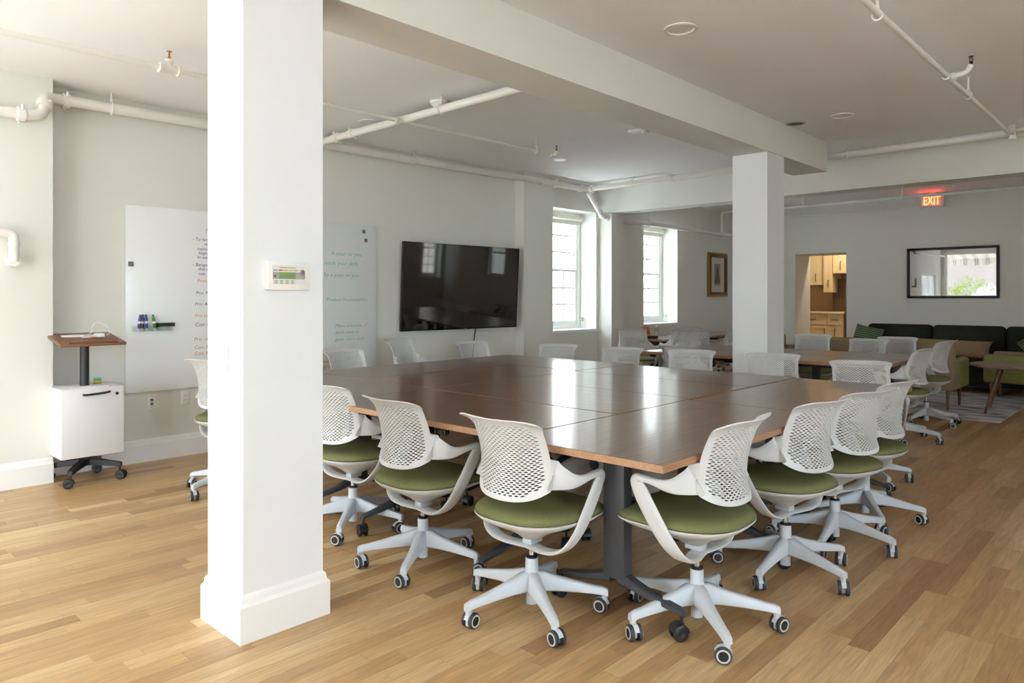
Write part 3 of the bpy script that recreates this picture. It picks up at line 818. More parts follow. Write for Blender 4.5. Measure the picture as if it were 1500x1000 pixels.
M_acr = thin_glass('clear_acrylic', (.9, .93, .92))
def tray():
    r = tag(empty('marker_tray', (XL+.02, 2.27, 1.105)), 'clear acrylic pen tray on the left of the whiteboard', 'tray')
    MB().box((.001,-.155,-.03),(.06,.155,-.026)).build('tray_base', M_acr, r, smooth=0)
    MB().box((.056,-.155,-.026),(.060,.155,.012)).build('tray_lip', M_acr, r, smooth=0)
    MB().box((.001,-.155,-.026),(.004,.155,.02)).build('tray_back', M_acr, r, smooth=0)
    for k, (nm, col, y) in enumerate((('purple', (84, 60, 140), -.105), ('black', (40, 36, 50), -.075), ('blue', (50, 80, 180), -.04), ('green', (60, 140, 60), .025))):
        m = tag(empty('marker', (XL+.05, 2.27+y, 1.079)), 'dry-erase marker with %s cap standing in the acrylic tray' % nm, 'marker', 'markers in the tray')
        m.rotation_euler = (math.radians(-6 + 5*k), 0, 0); m.scale = (1.15, 1.15, 1.4)
        MB().lathe([(.010,0),(.010,.055)], 12).build('barrel', pm('marker_barrel_white', (225, 225, 228), .4), m)
        MB().lathe([(.0105,.014),(.0105,.042)], 12, caps=False).build('label_band', pm('marker_band_'+nm, col, .4), m)
        MB().lathe([(.0105,.055),(.0105,.072),(.008,.078),(.007,.092),(.004,.095)], 12).build('cap', pm('marker_cap_'+nm, col, .35), m)
    e = tag(empty('whiteboard_eraser', (XL+.052, 2.378, 1.12)), 'black felt eraser lying across the acrylic tray', 'eraser')
    MB().bbox((-.022,-.07,-.002),(.016,.07,.020), .004).build('handle', M_dark, e); MB().box((-.022,-.068,-.012),(.016,.068,-.002)).build('felt', pm('felt_grey', (60,60,62), .9), e, smooth=0)
tray()
def magnet(Y, z, label, s=.018):
    tag(MB().bbox((0,-s,-s),(.010,s,s), .003).build('board_magnet', pm('magnet_grey', (110,112,114), .4), loc=(XL+.0205, Y, z)), label, 'magnet', 'magnets on the whiteboard')
magnet(2.115, 1.622, 'small grey square magnet at the left edge of the whiteboard', .02)
magnet(4.375, 2.035, 'upper of two dark magnets at the top right of the whiteboard')
magnet(4.40, 1.945, 'lower of two dark magnets at the top right of the whiteboard')

# ------------------------------------------------------------------ screen
def screen():
    r = tag(empty('television', (-6.135, 5.715, 1.470)), 'large black wall-mounted flat screen, switched off', 'television')
    r.rotation_euler = Euler((0, math.radians(3.0), math.radians(-2.7)))
    MB().bbox((-.035,-.875,-.490),(0,.875,.490), .004).build('housing', M_dark, r)
    MB().box((.0003,-.866,-.474),(.0012,.866,.481)).build('screen_glass', pm('screen_black_glass', (10, 11, 14), .035, var=.1, scale=1.0, spec=1.0), r, smooth=0)
    bz = MB()
    for a, b in (((-.875,.481),(.875,.490)),((-.875,-.490),(.875,-.474)),((-.875,-.474),(-.866,.481)),((.866,-.474),(.875,.481))):
        bz.box((.0,a[0],a[1]),(.004,b[0],b[1]))
    bz.build('bezel', M_black, r, smooth=0)
    MB().box((.004,.02,-.486),(.0045,.05,-.481)).build('maker_mark', M_ring, r, smooth=0)
    MB().box((-.07,-.25,-.2),(-.035,.25,.2)).build('wall_bracket', M_dark, r, smooth=0)
    MB().tube(catmull([(-.02,.22,-.47),(-.045,.22,-.62),(-.06,.222,-.80),(-.062,.22,-.98)], 5), .007, 8).build('power_cable', M_dark, r)
screen()

# ------------------------------------------------------------------ wall plates
def plate(name, loc, rotz, label, kind):
    r = tag(empty(name, loc, rotz), label, 'wall plate')
    MB().bbox((0,-.036,-.058),(.006,.036,.058), .003).build('face_plate', pm('plate_white', (236,234,230), .35), r)
    if kind == 'outlet':
        MB().bbox((.005,-.017,-.034),(.009,.017,.034), .003).build('receptacle', M_trim, r)
        for z in (-.018, .018):
            for y in (-.006, .006): MB().box((.0085,y-.0012,z-.004),(.0094,y+.0012,z+.005)).build('slot', M_dark, r, smooth=0)
            MB().lathe([(.002,0),(.002,.0006)], 8, M=Matrix.Translation((.009,0,z-.010)) @ Matrix.Rotation(PI/2,4,'Y')).build('slot', M_dark, r)
    elif kind == 'data':
        for z in (-.016, .016): MB().bbox((.005,-.012,z-.011),(.010,.012,z+.011), .002).build('jack', pm('jack_blue_grey', (96,112,128), .4), r)
        for z in (-.046, .046): MB().lathe([(.004,0),(.003,.002)], 8, M=Matrix.Translation((.006,0,z)) @ Matrix.Rotation(PI/2,4,'Y')).build('screw', M_chrome, r)
    else:
        MB().bbox((.005,-.016,-.033),(.010,.016,.033), .003).build('rocker', M_trim, r)
    return r
plate('data_outlet', (XL, 2.283, .485), 0, 'white wall plate with two grey data jacks under the whiteboard', 'data')
plate('power_outlet', (XL, 2.556, .493), 0, 'white power outlet right of the data jacks under the whiteboard', 'outlet')
plate('light_switch', (-2.846, 1.322, 1.113), -PI/2, 'white rocker switch on the bright face of the foreground column', 'switch')

def alarm_panel():
    r = tag(empty('fire_alarm_annunciator', (-2.687, 1.507, 1.438)), 'white fire alarm annunciator with green display on the foreground column', 'alarm panel')
    MB().bbox((0,-.094,-.058),(.026,.094,.057), .004).build('housing', pm('panel_white', (232,230,224), .4), r)
    MB().box((.026,-.074,-.034),(.0268,.070,.042)).build('face_plate', pm('panel_face', (222,220,212), .4), r, smooth=0)
    MB().box((.0268,-.074,-.013),(.0274,.070,.015)).build('grey_band', pm('panel_band', (168,164,164), .4), r, smooth=0)
    MB().bbox((.0272,-.047,-.012),(.0292,.026,.014), .0008).build('display', pm('lcd_green', (128,156,96), .2), r)
    for k, c in enumerate(((120,160,140),(170,50,70),(190,150,60),(190,160,110),(180,160,60))):
        MB().box((.0268,-.072+k*.0225,.020),(.0276,-.053+k*.0225,.0245)).build('indicator_label', pm('panel_ind_%d' % k, c, .4), r, smooth=0)
    for k in range(4):
        for j in range(3): MB().box((.0268,-.066+k*.024,-.032+j*.0055),(.0276,-.052+k*.024,-.0297+j*.0055)).build('button_lettering', pm('panel_ink', (110,112,108), .5), r, smooth=0)
    MB().box((.0268,-.045,.032),(.0274,.028,.0342)).build('title_lettering', pm('panel_ink', (110,112,108), .5), r, smooth=0)
    MB().add([(.0276,-.070,-.006),(.0276,-.058,-.006),(.0276,-.064,.006)], [(0,1,2)]).build('flame_emblem', pm('panel_red', (140,40,50), .4), r, smooth=0)
    MB().lathe([(.011,0),(.011,.006),(.009,.009),(.003,.0095)], 16, M=Matrix.Translation((.027,.055,.016)) @ Matrix.Rotation(PI/2,4,'Y')).build('key_lock', M_chrome, r)
    MB().box((.0268,.032,-.031),(.0274,.066,-.018)).build('maker_label', pm('panel_label', (228,222,224), .4), r, smooth=0)
alarm_panel()

# ------------------------------------------------------------------ lectern cart
def cart():
    x, y = -5.93, 1.70
    r = tag(empty('lectern_cart', (x, y, 0)), 'white mobile lectern cabinet with walnut shelf on a black post', 'lectern')
    b = MB().bbox((-.17,-.205,.205),(.17,.205,.70), .004).build('cabinet', M_cabinet, r)
    d = MB().bbox((.172,-.203,.207),(.190,.203,.698), .003).build('door', pm('cart_door_white', (222,220,221), .35, var=.01), r)
    hp = [(.195,-.07,.655),(.204,-.05,.652),(.206,.02,.655),(.204,.09,.661),(.195,.105,.664)]
    MB().tube(catmull(hp, 5), .008, 8).build('handle', M_dark, d)
    MB().lathe([(.011,0),(.011,.006),(.008,.007)], 12, M=Matrix.Translation((.190,.155,.645)) @ Matrix.Rotation(PI/2,4,'Y')).build('lock', M_dark, d)
    MB().lathe([(.036,.16),(.036,.206)], 20).build('post', M_dark, r)
    MB().lathe([(.030,.70),(.030,1.03)], 20, (.02,-.01,0)).build('post', M_dark, r)
    s = MB(); s.bbox((-.19,-.215,1.030),(.205,.215,1.053), .006)
    sh = s.build('shelf', M_walnut, r); sh.rotation_euler = (0, math.radians(9), 0); sh.location = (-.155, 0, .014)
    MB().bbox((.178,-.155,1.053),(.192,.155,1.075), .003).build('shelf_stop', M_walnut, sh)
    hub = MB().lathe([(.042,.115),(.045,.16),(.038,.168)], 18).build('base_hub', M_dark, r)
    for k in range(4):
        a = math.radians(45 + 90*k) + .12
        f = MB(); rings = []
        for q, z, hw, hh in ((.03,.138,.022,.024),(.12,.130,.021,.020),(.235,.112,.018,.016),(.25,.108,.016,.014)):
            rings.append([Vector((q*math.cos(a) - hw*p*math.sin(a), q*math.sin(a) + hw*p*math.cos(a), z+hh*e)) for p, e in ((1,-1),(-1,-1),(-1,1),(1,1))])
        f.ring_loft(rings).build('foot', M_dark, r)
        caster_small(r, 'caster', (.238*math.cos(a), .238*math.sin(a), 0), random.uniform(-2,2))
    tag(MB().box((.02,-.11,0),(.155,.11,.003)).build('paper_sheet', pm('paper', (240,240,240), .7), loc=(x,y,.7005)), 'white paper sheet lying on the lectern cabinet', 'paper')
    nt = tag(empty('sticky_notes', (x-.06, y+.10, .7005)), 'small stack of coloured sticky notes behind the lectern post', 'sticky notes')
    for k, c in enumerate(((200,120,60),(226,206,70),(120,190,90),(90,190,200))):
        MB().bbox((-.02,-.022,k*.011),(.02,.022,k*.011+.0105), .002).build('note_pad', pm('note_%d' % k, c, .7), nt)
    c = tag(empty('charging_cable', (x, y, 1.0575)), 'coiled white charging cable with adapter on the walnut shelf', 'cable')
    pts = [(.14,.09,.012)]
    for k in range(26): pts.append((.06 + .075*math.cos(k*.5)*(1+.01*k), -.06 + .10*math.sin(k*.5)*(1+.006*k), .004 + .0006*k))
    pts += [(.02,.03,.03),(-.02,.055,.085),(-.03,.10,.105),(-.01,.15,.075),(.03,.155,.03),(.08,.12,.012)]
    MB().tube(catmull(pts, 4), .0026, 6).build('cord', pm('cable_white', (235,235,235), .4), c)
    MB().bbox((.02,.05,.0),(.11,.10,.028), .006).build('adapter', pm('cable_white', (235,235,235), .4), c)
    MB().bbox((.11,.0,.0),(.14,.03,.010), .002).build('connector', pm('connector_orange', (220,90,50), .5), c)
cart()

# ------------------------------------------------------------------ pipes
def hanger(parent, p, r, top=H, along='Y'):
    x, y, z = p
    mb = MB(); n = 14
    ring = [(x + (0 if along == 'Y' else 0), y, z)]
    pts = []
    for k in range(n+1):
        a = math.radians(-55 - 250*k/n + 0) + PI/2 + math.radians(-20)
        a = 2*PI*k/n
        d = (r+.006)
        pts.append((x + d*math.cos(a), y, z + d*math.sin(a)) if along == 'Y' else (x, y + d*math.cos(a), z + d*math.sin(a)))
    mb.tube(pts, .006, 6)
    mb.tube([(x, y, z + r + .004), (x, y, top)], .0068, 6)
    mb.bbox((x-.011, y-.011, z+r+.004), (x+.011, y+.011, z+r+.034), .004)
    mb.lathe([(.018,0),(.014,.006)], 10, (x, y, top-.007))
    return mb.build('hanger', M_pipe, parent)
def coupling(parent, p, d, r, L=.055, bolts=True):
    p, d = Vector(p), Vector(d).normalized()
    mb = MB(); mb.tube([p-d*L/2, p-d*L*.4, p+d*L*.4, p+d*L/2], [r*1.12, r*1.32, r*1.32, r*1.12], 14)
    if bolts:
        a = d.cross(Vector((0,0,1))); a = a.normalized() if a.length > .1 else Vector((1,0,0))
        u = a.cross(d)
        for s in (-1, 1):
            c = p + (a*.75 + u*.66).normalized()*r*1.45*s
            mb.tube([c - u*r*.5, c + u*r*.5], r*.26, 7)
    return mb.build('coupling', M_pipe, parent)
def sprinkler(parent, p, up=True, metal=None):
    x, y, z = p; s = 1 if up else -1; m = metal or M_brass
    mb = MB(); mb.lathe([(.011,0),(.011,.012*s),(.008,.014*s),(.007,.02*s)], 10, p)
    mb.tube([(x-.008,y,z+.018*s),(x-.010,y,z+.034*s),(x-.003,y,z+.050*s)], .0025, 6); mb.tube([(x+.008,y,z+.018*s),(x+.010,y,z+.034*s),(x+.003,y,z+.050*s)], .0025, 6)
    mb.lathe([(.002,.018*s),(.002,.045*s)], 6, p); mb.lathe([(.016,.050*s),(.017,.0525*s)], 12, p)
    return mb.build('sprinkler_head', m, parent)
def pipe(name, pts, r, label, br=.07, n=14):
    o = MB().tube(bend(pts, br), r, n).build(name, M_pipe)
    return tag(o, label, 'pipe', 'sprinkler pipes')

p = pipe('sprinkler_pipe', [(-5.935, YN+.01, 2.62), (-5.935, 1.33, 2.635), (-5.95, 1.43, 2.65), (-6.02, 1.46, 2.80), (-6.09, 1.54, 2.820), (-6.10, 8.00, 2.862)], .040, 'thick white pipe along the left wall above whiteboard and screen', .05)
coupling(p, (-5.935, 1.30, 2.635), (0,1,0), .040); coupling(p, (-5.99, 1.452, 2.735), (-.25,.1,.6), .040); coupling(p, (-6.10, 1.62, 2.8205), (0,1,0), .040); coupling(p, (-5.935, 1.10, 2.633), (0,1,0), .040)
for Y in (1.93, 4.93, 7.05): hanger(p, (-6.10, Y, 2.820+(Y-1.54)*.0065), .040)
coupling(p, (-6.10, 7.32, 2.858), (0,1,0), .040); coupling(p, (-6.10, 7.86, 2.861), (0,1,0), .040)
p = pipe('sprinkler_pipe', [(-6.10, 8.03, 2.864), (-2.3, 8.03, 2.876), (XR-.005, 8.03, 2.89)], .038, 'white pipe running across the room in front of the cross beam')
coupling(p, (-6.02, 8.03, 2.864), (1,0,0), .038); coupling(p, (-4.75, 8.03, 2.868), (1,0,0), .038); coupling(p, (-1.19, 8.03, 2.878), (1,0,0), .038)
for X in (-5.35, -2.62, -.4): hanger(p, (X, 8.03, 2.873), .038, along='X')
p = pipe('sprinkler_pipe', [(-6.10, 8.03, 2.84), (-6.10, 8.40, 2.505), (-6.10, 8.52, 2.50), (-6.10, 12.70, 2.495)], .036, 'white pipe stepping down and running along the wall past the far window', .05)
coupling(p, (-6.10, 8.085, 2.80), (0,.37,-.335), .036); coupling(p, (-6.10, 8.37, 2.535), (0,.37,-.335), .036); coupling(p, (-6.10, 8.50, 2.50), (0,1,0), .036); coupling(p, (-6.10, 12.03, 2.497), (0,1,0), .036)
hanger(p, (-6.10, 9.6, 2.50), .036, top=H)
MB().tube(bend([(-6.10, 12.03, 2.50), (-6.10, 12.03, 2.88), (-5.4, 12.03, 2.885)], .05), .022, 10).build('riser', M_pipe, p)
p = pipe('sprinkler_pipe', [(-6.06, 3.74, 2.835), (-3.045, 3.74, 2.835)], .033, 'white branch pipe crossing the ceiling from the left wall to the beam')
coupling(p, (-5.75, 3.74, 2.835), (1,0,0), .033); coupling(p, (-5.50, 3.74, 2.835), (1,0,0), .033); hanger(p, (-4.28, 3.74, 2.835), .033, along='X')
p = pipe('sprinkler_pipe', [(-4.74, YN+.01, 2.81), (-4.74, 3.70, 2.812), (-4.72, 5.66, 2.815)], .017, 'thin white branch pipe running lengthwise near the ceiling, left of the beam')
coupling(p, (-4.74, 3.66, 2.812), (0,1,0), .019, .04, False); hanger(p, (-4.722, 5.38, 2.815), .017); hanger(p, (-4.74, 0.2, 2.81), .017)
t = MB().tube([(-4.74,1.78,2.811),(-4.74,1.90,2.811)], .026, 12); t.tube([(-4.74,1.775,2.811),(-4.74,1.79,2.811)], .034, 12); t.tube([(-4.74,1.89,2.811),(-4.74,1.905,2.811)], .034, 12); t.lathe([(.022,.0),(.022,.045),(.027,.046),(.027,.062),(.018,.064)], 12, (-4.74,1.84,2.811)); t.build('tee', M_pipe, p)
sprinkler(p, (-4.74, 1.84, 2.873))
t = MB().tube([(-4.72,5.60,2.815),(-4.72,5.68,2.815)], .024, 12); t.tube(bend([(-4.72,5.64,2.81),(-4.66,5.62,2.80),(-4.66,5.62,2.84)], .02), .018, 10); t.build('elbow', M_pipe, p)
sprinkler(p, (-4.66, 5.62, 2.84), metal=M_dark)
p = pipe('sprinkler_pipe', [(-1.16, YN+.01, 2.80), (-1.145, 7.60, 2.815), (-1.145, 7.96, 2.86)], .019, 'thin white branch pipe running lengthwise at the upper right')
hanger(p, (-1.156, 3.98, 2.803), .019); hanger(p, (-1.146, 6.05, 2.812), .019); hanger(p, (-1.156, 1.2, 2.803), .019)
t = MB().tube([(-1.148,5.40,2.81),(-1.148,5.48,2.81)], .027, 12); t.tube(bend([(-1.148,5.44,2.81),(-1.03,5.42,2.812),(-1.01,5.415,2.86)], .03), .018, 10); t.tube([(-1.12,5.436,2.81),(-1.10,5.433,2.81)], .025, 10); t.build('tee', M_pipe, p)
sprinkler(p, (-1.01, 5.415, 2.858), metal=M_dark)
t = MB().tube([(-1.145,7.88,2.80),(-1.145,7.88,2.91)], .024, 10); t.lathe([(.03,0),(.03,.02)], 10, (-1.145,7.88,2.79)); t.lathe([(.03,0),(.03,.02)], 10, (-1.145,7.88,2.90)); t.tube(bend([(-1.12,7.88,2.865),(-.98,7.87,2.87),(-.95,7.87,2.80)], .03), .018, 10); t.build('tee', M_pipe, p)
p = pipe('sprinkler_pipe', [(-5.3, 11.1, 2.75), (XR-.005, 11.1, 2.755)], .019, 'thin white pipe crossing the far room in front of the exit sign')
for X in (-4.28, -2.9, -.95): hanger(p, (X, 11.1, 2.752), .019, along='X')
tag(MB().tube(bend([(-5.5, 12.60, 2.775), (-2.83, 12.60, 2.765), (-2.80, 12.60, 2.82), (-2.80, 12.60, H)], .03), .015, 10).build('conduit', M_pipe), 'thin white conduit below the exit sign on the far wall', 'conduit')
tag(MB().tube(bend([(-5.95, .9, 1.815), (-5.95, 1.262, 1.80), (-5.95, 1.262, 1.60)], .05), .033, 12).build('drain_pipe', M_pipe), 'white bent pipe on the stepped wall at the left edge', 'pipe')
o = [x for x in C.objects if x.name == 'drain_pipe'][0]
MB().tube([(-6.04,1.262,1.60),(-5.93,1.262,1.60)], .036, 12).build('elbow', M_pipe, o)
MB().tube([(-5.95,1.262,1.71),(-5.95,1.262,1.735)], .037, 12).build('elbow_collar', M_pipe, o)
MB().tube([(-6.04,.9,1.815),(-5.94,.9,1.815)], .036, 12).build('elbow', M_pipe, o)

# ------------------------------------------------------------------ ceiling fittings
M_lens = pm('light_lens_white', (236, 234, 230), .3)
def downlight(x, y, r, label, dark=False):
    o = tag(empty('recessed_light', (x, y, H)), label, 'ceiling light', 'recessed ceiling fittings')
    MB().lathe([(r,.0),(r,-.006),(r*.82,-.010),(r*.76,-.004),(r*.76,.0)], 28, caps=False).build('trim_ring', pm('ring_grey', (176,172,168), .4) if dark else M_trim, o)
    MB().lathe([(r*.77,-.003),(r*.3,-.001),(.001,-.001)], 28).build('lens', pm('speaker_cloth', (120,114,110), .8) if dark else M_lens, o)
downlight(-2.183, 3.784, .098, 'round recessed ceiling light at top centre right of the beam')
downlight(-2.189, 6.558, .095, 'round recessed ceiling light with bright lens near the far end of the beam')
downlight(-2.60, 6.563, .085, 'round grey ceiling speaker against the far end of the beam', True)
downlight(-5.393, 3.849, .095, 'round recessed ceiling light beside the left branch pipe')
downlight(-5.282, 6.429, .095, 'round recessed ceiling light near the wall pier')
downlight(-3.55, 3.60, .09, 'round recessed ceiling light just left of the beam, half hidden by the pipe')
downlight(-1.35, 3.70, .09, 'round recessed ceiling fitting cut by the top edge at right', True)
downlight(-2.45, 11.7, .09, 'round recessed ceiling light in the far room near the exit sign')
downlight(-2.72, 11.25, .09, 'grey round ceiling fitting in the far room beside the exit sign', True)
o = tag(empty('smoke_detector', (-4.425, 3.856, H)), 'white round smoke detector behind the branch pipe hanger', 'smoke detector')
MB().lathe([(.085,0),(.083,-.02),(.06,-.035),(.055,-.05),(.03,-.062),(.001,-.064)], 26).build('body', M_trim, o); MB().lathe([(.006,0),(.004,-.003)], 8, (.03,-.03,-.058)).build('indicator', M_dark, o)
o = tag(empty('alarm_strobe', (-3.772, 5.77, H)), 'white ceiling strobe with clear dome beside the beam', 'alarm strobe')
MB().bbox((-.09,-.055,-.028),(.06,.055,0), .01).build('body', M_trim, o); MB().lathe([(.042,0),(.040,-.02),(.026,-.036),(.001,-.04)], 18, (.055,.02,-.008)).build('dome', pm('strobe_lens', (225,230,232), .1), o)

def exit_sign():
    r = tag(empty('exit_sign', (-2.80, 12.30, 2.825)), 'lit red exit sign hanging from the far ceiling', 'sign')
    MB().bbox((-.165,-.03,-.105),(.165,.03,.095), .008).build('housing', pm('sign_housing', (206,204,198), .4), r)
    MB().box((-.13,-.033,-.085),(.13,-.0305,.08)).build('panel', pm('sign_panel', (250,226,214), .4), r, smooth=0)
    text_part('lettering', 'EXIT', .185, pm('exit_red', (255,70,40), .4, emit=(255,60,30), estr=9.0), r, (0,-.0345,-.066), (PI/2,0,0), sx=.60, align='CENTER', depth=.001)
    MB().box((-.05,-.012,.094),(.05,.012,.12)).build('bracket', M_trim, r, smooth=0)
exit_sign()

# ------------------------------------------------------------------ far wall: mirror, picture
def mirror():
    r = tag(empty('framed_mirror', (-2.633, YF-.002, 1.735)), 'wide black framed mirror above the sofa', 'mirror')
    r.rotation_euler = (math.radians(.22), 0, 0); r.location.y -= .004
    w, h, t = .622, .397, .04
    fr = MB()
    for a, b in (((-w,h-t),(w,h)),((-w,-h),(w,-h+t)),((-w,-h+t),(-w+t,h-t)),((w-t,-h+t),(w,h-t))): fr.bbox((a[0],-.03,a[1]),(b[0],0,b[1]), .004)
    fr.build('frame', pm('mirror_frame_black', (38,34,30), .45), r)
    MB().box((-w+t,-.016,-h+t),(w-t,-.010,h-t)).build('mirror_glass', pm('mirror_silver', (128,128,128), .02, 1.0, var=.005), r, smooth=0)
mirror()
def picture():
    r = tag(empty('framed_picture', (XL+.002, 12.12, 1.765)), 'portrait drawing in a gold and brown frame on the left wall', 'picture')
    w, h = .36, .40
    def fr(x0, x1, w0, h0, t, m, name):
        mb = MB()
        for a, b in (((-w0,h0-t),(w0,h0)),((-w0,-h0),(w0,-h0+t)),((-w0,-h0+t),(-w0+t,h0-t)),((w0-t,-h0+t),(w0,h0-t))): mb.bbox((x0,a[0],a[1]),(x1,b[0],b[1]), .003)
        mb.build(name, m, r)
    fr(0, .035, w, h, .05, pm('frame_gold', (168,124,52), .35, .6, var=.15), 'outer_frame')
    fr(.0, .045, w-.03, h-.03, .055, pm('frame_brown', (88,60,36), .4, var=.2), 'inner_frame')
    MB().box((.004,-w+.08,-h+.08),(.010,w-.08,h-.08)).build('mat_board', pm('mat_cream', (214,204,192), .8), r, smooth=0)
    MB().box((.010,-.115,-.20),(.012,.115,.20)).build('drawing_sheet', pm('drawing_grey', (150,148,142), .8, var=.45, scale=9), r, smooth=0)
    mb = MB(); mb.add([(.0125,-.10,-.16),(.0125,.10,-.16),(.0125,.075,-.04),(.0125,.035,.10),(.0125,0,.15),(.0125,-.035,.10),(.0125,-.075,-.04)], [tuple(range(7))])
    mb.build('drawn_figure', pm('drawing_dark', (96,94,90), .8, var=.4, scale=14), r, smooth=0)
picture()

# ------------------------------------------------------------------ kitchen behind the doorway
M_kwall = pm('kitchen_wall', (196, 176, 150), .8)
for nm, a, b in (('wall_kitchen_back', (-6.2, 15.05, -.1), (-3.0, 15.2, H)), ('wall_kitchen_right', (-3.15, 13.44, -.1), (-3.0, 15.05, H)), ('wall_kitchen_left', (-6.2, 13.44, -.1), (-6.05, 15.05, H))):
    struct(MB().box(a, b).build(nm, M_kwall, smooth=0), 'kitchen wall behind the doorway')
M_cream = pm('cream_cabinet', (226, 206, 168), .4, var=.02)
def cabinet(name, x0, x1, y0, z0, z1, depth, fronts, label):
    r = tag(empty(name, ((x0+x1)/2, y0, z0)), label, 'cabinet', 'cream kitchen cabinets')
    w = (x1-x0)/2
    MB().box((-w,.02,0),(w,depth,z1-z0)).build('body', M_cream, r, smooth=0)
    for k, (xa, xb, za, zb, hx, hz, hv) in enumerate(fronts):
        xa, xb, za, zb = xa-(x0+x1)/2+.004, xb-(x0+x1)/2-.004, za-z0+.004, zb-z0-.004; t = .05
        d = MB()
        d.box((xa,.008,za),(xb,.019,zb))
        for a, b in (((xa,zb-t),(xb,zb)),((xa,za),(xb,za+t)),((xa,za+t),(xa+t,zb-t)),((xb-t,za+t),(xb,zb-t))): d.box((a[0],0,a[1]),(b[0],.009,b[1]))
        do = d.build('door' if zb-za > .25 else 'drawer', M_cream, r, smooth=0)
        hx -= (x0+x1)/2; hz -= z0
        if hv: MB().tube(bend([(hx,0,hz-.07),(hx,-.03,hz-.07),(hx,-.03,hz+.07),(hx,0,hz+.07)], .01), .006, 8).build('handle', M_dark, do)
        else: MB().tube(bend([(hx-.06,0,hz),(hx-.06,-.03,hz),(hx+.06,-.03,hz),(hx+.06,0,hz)], .01), .006, 8).build('handle', M_dark, do)
YK = 14.3
cabinet('base_cabinet', -5.62, -4.76, YK, 0, 1.03, .6, [(-5.62,-5.06,.05,.80,-5.10,.68,1),(-5.06,-4.76,.05,.80,-4.91,.68,1),(-5.62,-5.06,.82,1.02,-5.34,.92,0),(-5.06,-4.76,.82,1.02,-4.91,.92,0)], 'cream base cabinet with drawers seen through the doorway')
tag(MB().bbox((-5.64,YK-.03,1.032),(-4.74,YK+.62,1.07), .005).build('countertop', pm('counter_cream', (222,206,180), .3)), 'pale counter slab on the cream base cabinet', 'countertop')
cabinet('wall_cabinet', -5.20, -5.03, YK+.2, 1.45, 2.50, .5, [(-5.20,-5.03,1.45,2.50,-5.10,1.62,1)], 'tall narrow cream wall cabinet in the kitchen')
cabinet('wall_cabinet', -5.60, -5.205, YK+.25, 1.60, 2.50, .45, [(-5.60,-5.205,1.60,2.50,-5.36,1.75,1)], 'cream wall cabinet at the left of the kitchen doorway view')
cabinet('wall_cabinet', -5.025, -4.775, YK+.2, 1.82, 2.50, .5, [(-5.025,-4.775,1.82,2.50,-4.87,1.98,1)], 'short cream wall cabinet over the dark fridge panel')
tag(MB().bbox((-5.13,YK+.50,1.075),(-4.735,YK+.56,1.72), .003).build('fridge_panel', pm('fridge_brown', (92,72,52), .45)), 'dark brown panel behind the kitchen counter', 'panel')
tag(MB().bbox((-4.73,YK+.02,0),(-3.9,YK+.60,1.66), .01).build('refrigerator', pm('fridge_brown', (92,72,52), .45)), 'dark brown refrigerator right of the kitchen counter', 'refrigerator')
kl = bpy.data.lights.new('kitchen_lamp', 'AREA'); kl.shape = 'DISK'; kl.size = .25; kl.energy = 9; kl.color = (1.0, .84, .62)
ko = bpy.data.objects.new('kitchen_lamp', kl); C.objects.link(ko); ko.location = (-4.5, 13.85, H-.03)

# ------------------------------------------------------------------ lounge
M_sofa = pm('sofa_green_velvet', (42, 47, 38), .9, var=.2, scale=12, bump=.3, bscale=300, spec=.2)
def sofa():
    r = tag(empty('sofa', (-2.35, 12.25, 0)), 'long dark green velvet sofa against the far wall', 'sofa')
    MB().bbox((-1.50,-.45,.10),(1.50,.42,.34), .03).build('base', M_sofa, r)
    for s in (-1, 1):
        MB().bbox((s*1.50-.11,-.45,.08),(s*1.50+.11,.42,.66), .05).build('armrest', M_sofa, r)
    MB().bbox((-1.40,.28,.3),(1.40,.45,.78), .05).build('back_frame', M_sofa, r)
    for k in range(3):
        x = -1.40 + (k+.5)*.933
        MB().bbox((x-.46,-.44,.34),(x+.46,.20,.48), .045).build('seat_cushion', M_sofa, r)
        MB().bbox((-.463,-.10,-.23),(.463,.10,.24), .055).build('back_cushion', M_sofa, r, 60, (x, .19, .69), (math.radians(-10),0,0))
    for x in (-1.4, 1.4):
        for y in (-.36, .34): MB().lathe([(.022,0),(.03,.10)], 10, (x,y,0)).build('leg', M_legwood, r)
sofa()
def striped(name):
    m = bpy.data.materials.new(name); m.use_nodes = True
    n, l = m.node_tree.nodes, m.node_tree.links; b = n['Principled BSDF']
    tc = n.new('ShaderNodeTexCoord'); wv = n.new('ShaderNodeTexWave'); wv.bands_direction = 'Z'; wv.inputs['Scale'].default_value = 9; wv.inputs['Distortion'].default_value = .3
    l.new(tc.outputs['Object'], wv.inputs[0])
    cr = n.new('ShaderNodeValToRGB'); cr.color_ramp.elements[0].color = lin(58,78,56); cr.color_ramp.elements[1].color = lin(128,146,108); cr.color_ramp.elements[0].position = .5; cr.color_ramp.elements[1].position = .95
    l.new(wv.outputs[0], cr.inputs[0]); l.new(cr.outputs[0], b.inputs['Base Color']); b.inputs['Roughness'].default_value = .9
    return m
M_str = striped('green_stripe_cloth')
